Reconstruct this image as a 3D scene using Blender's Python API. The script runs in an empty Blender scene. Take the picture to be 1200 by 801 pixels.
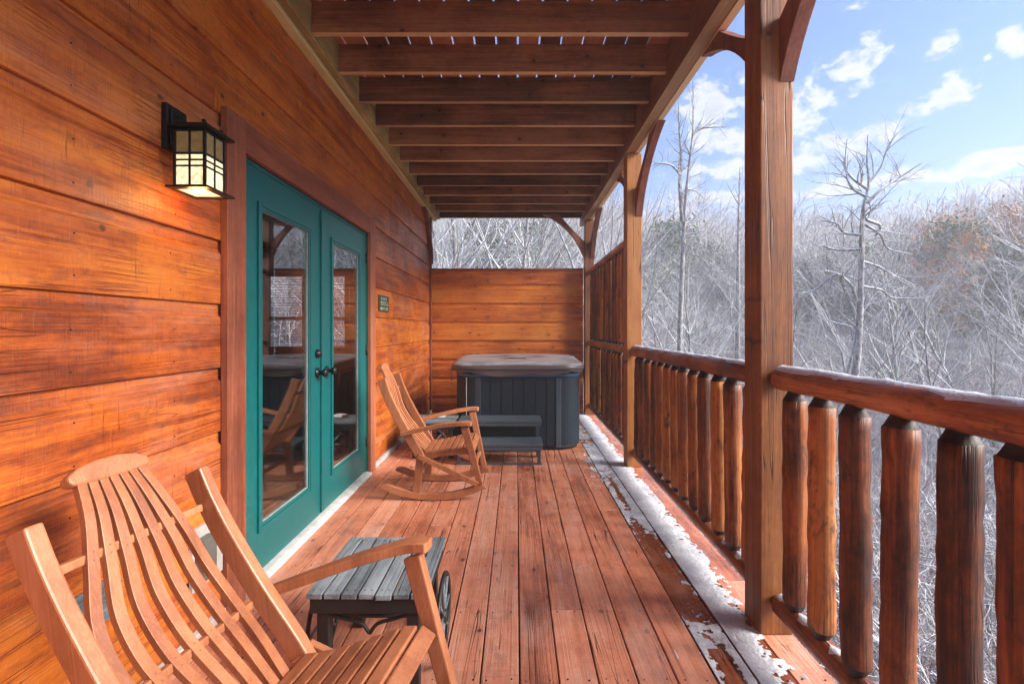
import bpy, bmesh, math, random
import numpy as np
from mathutils import Vector, Matrix, Euler
C = bpy.context.scene.collection
SC = bpy.context.scene
PI = math.pi
rad = math.radians

# ------------------------------------------------------------------ camera
EYE = 1.28
cam_d = bpy.data.cameras.new('camera'); cam = bpy.data.objects.new('camera', cam_d); C.objects.link(cam)
cam.location = (0, 0, EYE); cam.rotation_euler = (rad(90), 0, 0)
cam_d.sensor_width = 36; cam_d.lens = 540/1200*36
cam_d.shift_x = (600-605)/1200; cam_d.shift_y = -(400.5-385)/1200
cam_d.clip_start = .02; cam_d.clip_end = 6000
SC.camera = cam
SC.cycles.use_denoising = True
SC.cycles.max_bounces = 10; SC.cycles.diffuse_bounces = 6; SC.cycles.glossy_bounces = 4
SC.cycles.transparent_max_bounces = 16; SC.cycles.volume_bounces = 0
SC.cycles.sample_clamp_indirect = 6
SC.view_settings.view_transform = 'Standard'; SC.view_settings.look = 'None'
SC.view_settings.gamma = 1; SC.view_settings.use_curve_mapping = False
SC.view_settings.exposure = 2.05

# ------------------------------------------------------------------ sun and sky
SUN_EL = rad(30); SUN_AZ = math.atan2(.96, -.28)          # compass from +Y towards +X
sun_dir = Vector((math.cos(SUN_EL)*math.sin(SUN_AZ), math.cos(SUN_EL)*math.cos(SUN_AZ), math.sin(SUN_EL)))
sl = bpy.data.lights.new('sun', 'SUN'); sl.energy = 3.4; sl.angle = rad(30); sl.color = (1, .93, .84)
so = bpy.data.objects.new('sun', sl); C.objects.link(so)
so.rotation_euler = (-sun_dir).to_track_quat('-Z', 'Y').to_euler()

class N:
    """tiny node helper"""
    def __init__(s, tree): s.t = tree; s.n = tree.nodes; s.l = tree.links
    def put(s, sock, v):
        if v is None: return
        if isinstance(v, bpy.types.NodeSocket): s.l.new(v, sock)
        else:
            try: sock.default_value = v
            except Exception: sock.default_value = (*v, 1) if hasattr(v, '__len__') else (v, v, v)
    def math(s, op, a, b=None, c=None, clamp=False):
        n = s.n.new('ShaderNodeMath'); n.operation = op; n.use_clamp = clamp
        s.put(n.inputs[0], a); s.put(n.inputs[1], b); s.put(n.inputs[2], c); return n.outputs[0]
    def vm(s, op, a, b=None):
        n = s.n.new('ShaderNodeVectorMath'); n.operation = op
        s.put(n.inputs[0], a)
        if op == 'SCALE': s.put(n.inputs[3], b)
        else: s.put(n.inputs[1], b)
        return n.outputs[1] if op in ('LENGTH', 'DOT_PRODUCT') else n.outputs[0]
    def sep(s, v): n = s.n.new('ShaderNodeSeparateXYZ'); s.put(n.inputs[0], v); return n.outputs
    def comb(s, x, y, z):
        n = s.n.new('ShaderNodeCombineXYZ'); s.put(n.inputs[0], x); s.put(n.inputs[1], y); s.put(n.inputs[2], z); return n.outputs[0]
    def noise(s, v, scale=1, detail=3, rough=.5, dist=0, dim='3D'):
        n = s.n.new('ShaderNodeTexNoise'); n.noise_dimensions = dim
        s.put(n.inputs['Vector'], v); n.inputs['Scale'].default_value = scale; n.inputs['Detail'].default_value = detail
        n.inputs['Roughness'].default_value = rough; n.inputs['Distortion'].default_value = dist; return n.outputs[0]
    def vor(s, v, scale=1, dim='2D', rnd=1):
        n = s.n.new('ShaderNodeTexVoronoi'); n.voronoi_dimensions = dim
        s.put(n.inputs['Vector'], v); n.inputs['Scale'].default_value = scale; n.inputs['Randomness'].default_value = rnd; return n.outputs
    def ramp(s, f, stops):
        n = s.n.new('ShaderNodeValToRGB'); s.put(n.inputs[0], f); cr = n.color_ramp
        while len(cr.elements) < len(stops): cr.elements.new(.5)
        for e, (p, c) in zip(cr.elements, stops):
            e.position = p; e.color = (*c, 1) if hasattr(c, '__len__') else (c, c, c, 1)
        return n.outputs[0]
    def sm(s, v, a, b):
        n = s.n.new('ShaderNodeMapRange'); n.interpolation_type = 'SMOOTHSTEP'
        s.put(n.inputs[0], v); n.inputs[1].default_value = a; n.inputs[2].default_value = b; return n.outputs[0]
    def mix(s, f, a, b, mode='MIX'):
        n = s.n.new('ShaderNodeMix'); n.data_type = 'RGBA'; n.blend_type = mode
        s.put(n.inputs[0], f); s.put(n.inputs[6], a); s.put(n.inputs[7], b); return n.outputs[2]
    def bump(s, h, strength=.3, dist=.01, normal=None):
        n = s.n.new('ShaderNodeBump'); n.inputs['Strength'].default_value = strength; n.inputs['Distance'].default_value = dist
        s.put(n.inputs['Height'], h); s.put(n.inputs['Normal'], normal); return n.outputs[0]
    def attr(s, name): n = s.n.new('ShaderNodeAttribute'); n.attribute_name = name; return n.outputs['Fac']

w = bpy.data.worlds.new('World'); SC.world = w; w.use_nodes = True
g = N(w.node_tree); g.n.clear()
out = g.n.new('ShaderNodeOutputWorld'); bg = g.n.new('ShaderNodeBackground'); g.l.new(bg.outputs[0], out.inputs[0])
sky = g.n.new('ShaderNodeTexSky'); sky.sky_type = 'NISHITA'; sky.sun_disc = False
sky.sun_elevation = SUN_EL; sky.sun_rotation = SUN_AZ; sky.air_density = 1.0; sky.dust_density = .6; sky.ozone_density = 1.5
bg.inputs[1].default_value = .075
tc = g.n.new('ShaderNodeTexCoord'); dx, dy, dz = g.sep(tc.outputs['Generated'])
az = g.math('ARCTAN2', dx, dy); el = g.math('ARCSINE', dz)
cn = g.noise(g.vm('MULTIPLY', tc.outputs['Generated'], (1, 1, 1.5)), 21, 8, .66, .15); cn2 = g.noise(tc.outputs['Generated'], 5, 3, .5)
CL = [(1105,52,24,16),(1022,46,15,9),(1188,46,22,22),(1158,68,10,6),(1108,108,50,22),(992,84,50,24),(955,112,38,22),(1000,8,20,9),
      (838,128,70,34),(880,160,90,24),(985,166,80,17),(842,198,56,12),(1140,198,130,14),(1060,206,110,10),(1180,178,80,7),(890,196,120,16),(960,226,170,8),(1150,222,110,8),(845,232,80,8),
      (380,120,160,40),(-200,200,300,50),(1500,150,200,30),(1400,40,150,40),(700,-300,200,60),(100,-200,250,80)]
total = None
for (px, py, rx, ry) in CL:
    a0 = math.atan((px-605)/540); e0 = math.atan((385-py)/math.hypot(540, px-605))
    s_ = math.hypot(540, px-605)
    ra = rx*540/s_**2; re = ry*.9/s_*math.cos(e0)
    u = g.math('DIVIDE', g.math('SUBTRACT', az, a0), ra); v = g.math('DIVIDE', g.math('SUBTRACT', el, e0), re)
    d = g.math('SQRT', g.math('ADD', g.math('MULTIPLY', u, u), g.math('MULTIPLY', v, v)))
    m = g.math('SUBTRACT', 1.0, g.math('MULTIPLY', d, .70))
    total = m if total is None else g.math('SMOOTH_MAX', total, m, .15)
total = g.math('MAXIMUM', total, -.1)
dens = g.math('ADD', total, g.math('MULTIPLY', g.math('SUBTRACT', cn, .5), 3.1))
mask = g.math('MULTIPLY', g.sm(dens, .3, .82), .97)
thin = g.math('MULTIPLY', g.math('SUBTRACT', 1, g.sm(el, .12, .3)), g.math('MULTIPLY', g.sm(g.noise(g.comb(g.math('MULTIPLY', az, 2.2), g.math('MULTIPLY', el, 12), 0), 2.2, 6, .6), .45, .8), .4))
mask = g.math('MAXIMUM', mask, thin)
shade = g.sm(g.math('ADD', dens, g.math('MULTIPLY', cn2, .6)), .7, 2.0)
ccol = g.mix(shade, (3.2, 3.3, 3.45), (1.75, 2.05, 2.6))
hz = g.sm(el, .0, .42)
skyc = g.mix(g.math('MULTIPLY', g.math('SUBTRACT', 1, hz), .4), g.mix(1, sky.outputs[0], (.31, .56, .90), 'MULTIPLY'), (1.3, 1.8, 2.45))
g.l.new(g.mix(mask, skyc, ccol), bg.inputs[0])

# ------------------------------------------------------------------ materials
def newmat(name):
    m = bpy.data.materials.new(name); m.use_nodes = True
    k = N(m.node_tree); return m, k, m.node_tree.nodes['Principled BSDF']

def wood(name, stops, axis='y', plane=None, grain=1., knots=0., saw=0., rough=(.4, .6), bump=.35, var=.25,
         blotch=0., blotch_col=(.02, .012, .008), fine=1., spec=.5, hue=.0, crack=0., fade=None):
    """stops: colours of the grain dark -> light; axis: direction of the grain; plane: the two letters of the face plane (for knots)"""
    m, k, b = newmat(name)
    tcn = k.n.new('ShaderNodeTexCoord'); oi = k.n.new('ShaderNodeObjectInfo')
    r = k.attr('rnd'); rr = k.math('ADD', r, oi.outputs['Random'])
    off = k.vm('SCALE', (7.3, 3.9, 5.7), rr)
    co = k.vm('ADD', tcn.outputs['Object'], off)
    S = {'x': (1, 14, 14), 'y': (14, 1, 14), 'z': (14, 14, 1)}[axis]
    F = {'x': (1, 60, 60), 'y': (60, 1, 60), 'z': (60, 60, 1)}[axis]
    warp = k.noise(co, 2.2, 2, .5)
    cow = k.vm('ADD', co, k.vm('SCALE', (1, 1, 1), k.math('MULTIPLY', warp, .05)))
    n1 = k.noise(k.vm('MULTIPLY', cow, S), .9*grain, 5, .6, .6)
    n2 = k.noise(k.vm('MULTIPLY', co, F), 1.6*fine, 4, .65, .2)
    n3 = k.noise(co, 2.3, 3, .5)
    n4 = k.noise(k.vm('MULTIPLY', co, {'x': (.5, 1, 1), 'y': (1, .5, 1), 'z': (1, 1, .5)}[axis]), 42, 5, .75)
    f = k.math('ADD', k.math('ADD', k.math('MULTIPLY', n1, .46), k.math('MULTIPLY', n2, .32)), k.math('MULTIPLY', n4, .22))
    f = k.math('ADD', f, k.math('MULTIPLY', k.math('SUBTRACT', n3, .5), .38))
    f = k.math('ADD', f, k.math('MULTIPLY', k.math('SUBTRACT', k.math('FRACT', k.math('MULTIPLY', rr, 5.37)), .5), var))
    f = k.sm(f, .28, .74)
    col = k.ramp(f, [(i/(len(stops)-1), c) for i, c in enumerate(stops)])
    h = k.math('ADD', k.math('MULTIPLY', n2, .6), k.math('MULTIPLY', n1, .5))
    if knots and plane:
        sx = k.sep(tcn.outputs['Object'])
        ia = {'x': 0, 'y': 1, 'z': 2}
        o2 = k.math('MULTIPLY', rr, 13.7)
        al = k.math('ADD', sx[ia[axis]], o2); ac = sx[ia[[p for p in plane if p != axis][0]]]
        wob = k.math('MULTIPLY', k.math('SUBTRACT', k.noise(co, 9, 2), .5), .06)
        v = k.comb(k.math('ADD', al, wob), k.math('ADD', k.math('MULTIPLY', ac, 1.25), k.math('MULTIPLY', r, 31.0)), 0)
        vd = k.vor(v, knots, '2D')
        d = k.math('DIVIDE', vd[0], knots)
        kn = k.math('SUBTRACT', 1, k.sm(d, .006, .021))
        halo = k.math('SUBTRACT', 1, k.sm(d, .02, .075))
        ring = k.math('ABSOLUTE', k.math('SINE', k.math('MULTIPLY', d, 420)))
        col = k.mix(k.math('MULTIPLY', halo, k.math('MULTIPLY', ring, .45)), col, k.mix(.5, col, stops[0], 'MULTIPLY'))
        col = k.mix(k.math('MULTIPLY', kn, .85), col, tuple(c*.22 for c in stops[0]))
        h = k.math('ADD', h, k.math('MULTIPLY', kn, -.3))
    if saw:
        T = {'x': (40, 3, 3), 'y': (3, 40, 3), 'z': (3, 3, 40)}[axis]
        ns = k.noise(k.vm('MULTIPLY', co, T), 2.2, 3, .7, .3)
        sm_ = k.sm(ns, .58, .72)
        reg = k.sm(n3, .42, .6)
        col = k.mix(k.math('MULTIPLY', k.math('MULTIPLY', sm_, reg), saw), col, k.mix(1, col, (.45, .36, .33), 'MULTIPLY'))
        h = k.math('ADD', h, k.math('MULTIPLY', ns, .6*saw))
    if crack:
        cx = k.noise(k.vm('MULTIPLY', co, {'x': (.8, 30, 30), 'y': (30, .8, 30), 'z': (30, 30, .8)}[axis]), .55, 2, .5, 1.2)
        cm = k.math('SUBTRACT', 1, k.sm(k.math('ABSOLUTE', k.math('SUBTRACT', cx, .5)), .0, .012))
        cm = k.math('MULTIPLY', cm, k.sm(k.noise(co, 1.7, 2), .45, .6))
        col = k.mix(k.math('MULTIPLY', cm, crack), col, tuple(c*.15 for c in stops[0]))
        h = k.math('ADD', h, k.math('MULTIPLY', cm, -.8))
    if blotch:
        bn = k.noise(k.vm('MULTIPLY', co, {'x': (.5, 1, 1), 'y': (1, .5, 1), 'z': (1, 1, .45)}[axis]), 16, 6, .75, .4)
        col = k.mix(k.math('MULTIPLY', k.sm(bn, .5, .68), blotch), col, blotch_col)
    if fade:
        fn = k.noise(k.vm('MULTIPLY', co, {'x': (.4, 1, 1), 'y': (1, .3, 1), 'z': (1, 1, .4)}[axis]), 4.5, 6, .7, .3)
        col = k.mix(k.math('MULTIPLY', k.sm(fn, .46, .72), fade[1]), col, fade[0])
    k.l.new(col, b.inputs['Base Color'])
    ro = k.math('ADD', rough[0], k.math('MULTIPLY', k.sm(k.noise(co, 4, 5, .65), .3, .7), rough[1]-rough[0]))
    k.l.new(ro, b.inputs['Roughness'])
    b.inputs['Specular IOR Level'].default_value = spec
    k.l.new(k.bump(h, bump, .004), b.inputs['Normal'])
    return m

def plain(name, col, rough=.5, metal=0, noise=.0, scale=30, bump=0., spec=.5, coat=0):
    m, k, b = newmat(name)
    tcn = k.n.new('ShaderNodeTexCoord')
    n = k.noise(tcn.outputs['Object'], scale, 5, .6)
    c = k.mix(noise, col, k.mix(1, col, k.ramp(n, [(.25, .35), (.75, 1.5)]), 'MULTIPLY'))
    k.l.new(c, b.inputs['Base Color']); b.inputs['Roughness'].default_value = rough; b.inputs['Metallic'].default_value = metal
    b.inputs['Specular IOR Level'].default_value = spec; b.inputs['Coat Weight'].default_value = coat
    if noise: k.l.new(k.math('ADD', rough-.08, k.math('MULTIPLY', n, .2)), b.inputs['Roughness'])
    if bump: k.l.new(k.bump(n, bump, .004), b.inputs['Normal'])
    return m

M = {}
WALL = [(.14, .023, .005), (.37, .072, .009), (.53, .135, .013), (.61, .19, .026)]
M['siding'] = wood('stained_siding', WALL, 'y', ('y', 'z'), knots=1.9, saw=1., rough=(.32, .56), bump=1., var=.12, grain=1.3, fine=1.2, blotch=.5, blotch_col=(.11, .035, .02), crack=.4, fade=((.50, .22, .14), .35))
M['siding_x'] = wood('stained_siding_end', [(.17, .03, .006), (.45, .092, .010), (.62, .165, .018), (.70, .24, .035)], 'x', ('x', 'z'), knots=2.4, saw=.5, rough=(.4, .6), bump=.7, var=.2, grain=1.3, fine=1.2, blotch=.25, blotch_col=(.12, .03, .01), crack=.3)
M['trim'] = wood('stained_trim', [(.13, .032, .014), (.28, .076, .033), (.38, .125, .06)], 'z', rough=(.45, .7), bump=.5, var=.2, saw=.3)
M['trim_y'] = wood('stained_trim_lintel', [(.13, .03, .012), (.28, .070, .028), (.38, .115, .05)], 'y', rough=(.45, .65), bump=.5, var=.2, saw=.3, crack=.3)
M['deck'] = wood('deck_boards', [(.22, .062, .032), (.55, .180, .092), (.66, .26, .15), (.70, .37, .25)], 'y', ('x', 'y'), knots=1.5, rough=(.2, .52), bump=.9, var=.14, saw=.4, crack=1., fade=((.56, .33, .26), .5), blotch=.35, blotch_col=(.13, .06, .045), fine=1.3)
M['wetdeck'] = wood('wet_deck_boards', [(.18, .04, .015), (.46, .11, .03), (.58, .20, .08)], 'y', rough=(.14, .4), bump=.9, var=.3, crack=1., blotch=.55, blotch_col=(.2, .07, .035), fade=((.5, .28, .2), .6), saw=.4)
M['post'] = wood('stained_post', [(.12, .033, .006), (.28, .094, .017), (.43, .17, .04)], 'z', ('x', 'z'), knots=2.2, rough=(.45, .65), bump=.5, var=.2, crack=.8, blotch=.15, blotch_col=(.1, .03, .012))
M['beam'] = wood('beam_wood', [(.18, .065, .022), (.42, .19, .07), (.6, .36, .17)], 'y', rough=(.5, .7), bump=.6, var=.5, crack=.8)
M['brace'] = wood('brace_wood', [(.10, .028, .012), (.22, .065, .03), (.33, .11, .055)], 'z', rough=(.5, .7), bump=.5, var=.2, crack=.5)
M['joist'] = wood('joist_wood', [(.075, .028, .011), (.24, .085, .034), (.40, .16, .065)], 'x', ('x', 'z'), knots=2.0, rough=(.5, .7), bump=.5, var=.35, blotch=.3, crack=.3)
M['joist_floorlight'] = wood('floorlit_joist_underside', [(.30, .14, .06), (.50, .28, .12), (.62, .38, .18)], 'x', rough=(.5, .7), bump=.4, var=.5)  # paler joist undersides: light bounced off the floor, put into the colour
M['beam_floorlight'] = wood('floorlit_beam_underside', [(.30, .17, .07), (.55, .36, .17), (.70, .50, .27)], 'y', rough=(.5, .7), bump=.5, var=.5, crack=.6)  # same for the beam plies: floor bounce painted as a paler underside
M['ledger'] = wood('treated_ledger', [(.22, .14, .045), (.46, .32, .11), (.62, .47, .20)], 'y', rough=(.6, .8), bump=.6, var=.5, crack=.7)
M['updeck'] = wood('upper_deck_boards', [(.12, .04, .018), (.28, .09, .04), (.4, .15, .07)], 'y', rough=(.5, .7), bump=.4, var=.5)
M['log'] = wood('dark_log', [(.03, .011, .006), (.18, .048, .013), (.36, .11, .024), (.52, .21, .055)], 'z', rough=(.42, .7), spec=.4, bump=1., var=.2, blotch=.85, blotch_col=(.03, .014, .009), crack=.6)
M['lograil'] = wood('dark_log_rail', [(.05, .016, .008), (.20, .052, .016), (.38, .12, .035), (.52, .22, .09)], 'y', rough=(.28, .55), bump=1., var=.2, blotch=.8, blotch_col=(.06, .03, .02), crack=.6)
M['log_end'] = plain('dark_log_end', (.028, .014, .010), .6, noise=.6, scale=60, bump=.5)
M['plug'] = plain('screw_plug', (.16, .07, .04), .4)
M['chair'] = wood('chair_wood', [(.20, .062, .025), (.35, .120, .048), (.45, .178, .082)], 'z', rough=(.36, .5), bump=.25, spec=.5, var=.15, fine=2.2)
M['table'] = wood('weathered_table_top', [(.055, .068, .075), (.16, .19, .21), (.30, .34, .36)], 'y', rough=(.4, .65), bump=.9, var=.15, crack=.8)
M['table_dark'] = plain('dark_table_frame', (.012, .011, .010), .5, noise=.5, scale=20, bump=.2)
M['grey_wood'] = wood('weathered_grey_wood', [(.14, .13, .12), (.32, .31, .29), (.5, .5, .48)], 'y', rough=(.5, .8), bump=.7, var=.4, crack=.8)
M['door'] = plain('teal_door_paint', (.002, .112, .110), .36, noise=.25, scale=26, bump=.12)
M['black'] = plain('black_metal', (.008, .009, .010), .38, metal=.3, noise=.3, scale=60, bump=.1)
M['tub'] = plain('slate_panel', (.014, .023, .034), .5, noise=.35, scale=22, bump=.15, spec=.3)
M['tub2'] = plain('slate_corner_panel', (.04, .056, .075), .38, noise=.3, scale=22, bump=.1)
M['tublip'] = plain('blue_acrylic_lip', (.035, .09, .19), .25)
M['step'] = plain('grey_step_plastic', (.065, .082, .097), .5, noise=.3, scale=40, bump=.3)
M['bead'] = plain('grey_glazing_bead', (.30, .31, .28), .5, noise=.3)
M['strap'] = plain('pale_strap', (.25, .23, .2), .7)
M['white'] = plain('white_trim_paint', (.56, .56, .54), .55, noise=.45, scale=14, bump=.2)
M['paper'] = plain('white_paper', (.75, .75, .73), .8)
M['outlet'] = plain('grey_outlet_plastic', (.33, .31, .28), .5, noise=.3, scale=30)
M['outlet_dark'] = plain('dark_outlet_cover', (.09, .085, .075), .35, noise=.3)
M['signg'] = plain('green_sign', (.02, .055, .035), .45, noise=.4, scale=60)
M['signt'] = plain('pale_sign_lettering', (.5, .56, .36), .5)
M['signw'] = plain('white_sign_lettering', (.6, .58, .55), .5)
M['room'] = plain('room_wall', (.20, .13, .08), .7, noise=.3, scale=3)
M['blind'] = plain('blind_slat', (.55, .52, .48), .5)
M['roomframe'] = plain('window_frame_wood', (.16, .06, .03), .5)

m, k, b = newmat('spa_cover_vinyl')
tcn = k.n.new('ShaderNodeTexCoord'); geo = k.n.new('ShaderNodeNewGeometry')
n = k.noise(tcn.outputs['Object'], 3.5, 6, .65); n2 = k.noise(tcn.outputs['Object'], 60, 4, .6)
up = k.sep(geo.outputs['Normal'])[2]
fr = k.math('MULTIPLY', k.sm(up, .5, .95), k.sm(n, .25, .6))
c = k.mix(fr, k.mix(n, (.065, .042, .036), (.12, .088, .08)), (.34, .34, .36))
k.l.new(c, b.inputs['Base Color']); b.inputs['Roughness'].default_value = .38
k.l.new(k.bump(k.math('ADD', n2, k.math('MULTIPLY', n, 4)), .25, .004), b.inputs['Normal']); M['cover'] = m

m, k, b = newmat('snow')
tcn = k.n.new('ShaderNodeTexCoord')
n = k.noise(tcn.outputs['Object'], 70, 5, .7); n2 = k.noise(tcn.outputs['Object'], 7, 4, .6)
k.l.new(k.mix(k.math('MULTIPLY', k.sm(n, .5, .72), .7), k.mix(k.sm(n2, .3, .7), (.44, .47, .53), (.70, .72, .77)), (.34, .26, .24)), b.inputs['Base Color'])
b.inputs['Roughness'].default_value = .7; b.inputs['Subsurface Weight'].default_value = 0
k.l.new(k.bump(k.math('ADD', n, n2), .8, .006), b.inputs['Normal']); M['snow'] = m

def glassmat(name, refl=.3, tint=(.93, .95, .95)):
    m, k, b = newmat(name); k.n.remove(b)
    o = k.n['Material Output']
    ge = k.n.new('ShaderNodeNewGeometry'); cs = k.math('ABSOLUTE', k.vm('DOT_PRODUCT', ge.outputs['Normal'], ge.outputs['Incoming']))
    sch = k.math('ADD', .04, k.math('MULTIPLY', .96, k.math('POWER', k.math('SUBTRACT', 1, cs, clamp=True), 5)))
    f = k.math('ADD', k.math('MULTIPLY', sch, 1.3), refl, clamp=True)
    tr = k.n.new('ShaderNodeBsdfTransparent'); tr.inputs[0].default_value = (*tint, 1)
    gl = k.n.new('ShaderNodeBsdfGlossy'); gl.inputs[1].default_value = .012; gl.inputs[0].default_value = (.92, .95, .96, 1)
    mx = k.n.new('ShaderNodeMixShader'); k.l.new(f, mx.inputs[0]); k.l.new(tr.outputs[0], mx.inputs[1]); k.l.new(gl.outputs[0], mx.inputs[2])
    k.l.new(mx.outputs[0], o.inputs[0]); return m
M['glass'] = glassmat('door_glass', .12)
def lampglass(name, col, st):
    m, k, b = newmat(name)
    tcn = k.n.new('ShaderNodeTexCoord')
    n = k.noise(tcn.outputs['Object'], 55, 4, .7)
    b.inputs['Base Color'].default_value = (.5, .42, .3, 1) if st > .2 else (.10, .075, .04, 1); b.inputs['Roughness'].default_value = .25
    k.l.new(k.mix(k.sm(n, .35, .65), tuple(x*.45 for x in col), col), b.inputs['Emission Color']); b.inputs['Emission Strength'].default_value = st
    return m
M['lampglass'] = lampglass('lit_seeded_glass', (1, .82, .45), .36)
M['lampglass_top'] = lampglass('dim_seeded_glass', (.30, .19, .07), .10)

def bark(name, dark, light, snow=.8, lo=.0, hi=.55, frost=.25):
    m, k, b = newmat(name)
    tcn = k.n.new('ShaderNodeTexCoord'); geo = k.n.new('ShaderNodeNewGeometry'); oi = k.n.new('ShaderNodeObjectInfo')
    n = k.noise(k.vm('MULTIPLY', tcn.outputs['Object'], (9, 9, 2)), 1.5, 5, .65)
    n2 = k.noise(tcn.outputs['Object'], 1.3, 3, .6)
    up = k.sep(geo.outputs['Normal'])[2]
    c = k.mix(k.sm(n, .3, .7), dark, light)
    s = k.math('MULTIPLY', k.sm(k.math('ADD', up, k.math('MULTIPLY', k.math('SUBTRACT', n2, .5), .8)), lo, hi), snow)
    s = k.math('MAXIMUM', s, k.math('MULTIPLY', k.sm(k.noise(k.vm('MULTIPLY', tcn.outputs['Object'], (1, 1, .6)), 14, 4, .7), .45, .62), frost))
    k.l.new(k.mix(s, c, (.78, .80, .84)), b.inputs['Base Color']); b.inputs['Roughness'].default_value = .85
    b.inputs['Specular IOR Level'].default_value = .2
    return m
M['bark'] = bark('frosted_bark', (.085, .072, .065), (.34, .31, .295), snow=.88, lo=.05, hi=.5, frost=.34)
M['bark_red'] = bark('reddish_twig_bark', (.17, .09, .08), (.38, .25, .23), snow=.85, lo=.05, hi=.5, frost=.3)
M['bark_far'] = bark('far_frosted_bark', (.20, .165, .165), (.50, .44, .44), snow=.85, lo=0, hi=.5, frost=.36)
M['evergreen'] = bark('frosted_needles', (.05, .09, .04), (.13, .19, .08), snow=.4, lo=.2, hi=.9, frost=.2)
M['autumn'] = bark('russet_leaves', (.34, .13, .04), (.60, .27, .08), snow=.2, lo=.4, hi=1, frost=.05)
m, k, b = newmat('snowy_ground')
tcn = k.n.new('ShaderNodeTexCoord')
n = k.noise(tcn.outputs['Object'], 1.1, 8, .7); n2 = k.noise(tcn.outputs['Object'], 9, 5, .7)
f = k.sm(k.math('ADD', k.math('MULTIPLY', n, .6), k.math('MULTIPLY', n2, .4)), .38, .58)
k.l.new(k.mix(f, k.mix(n2, (.07, .05, .035), (.20, .15, .11)), (.72, .74, .78)), b.inputs['Base Color']); b.inputs['Roughness'].default_value = .85
k.l.new(k.bump(n2, 1, .05), b.inputs['Normal']); M['ground'] = m

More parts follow.
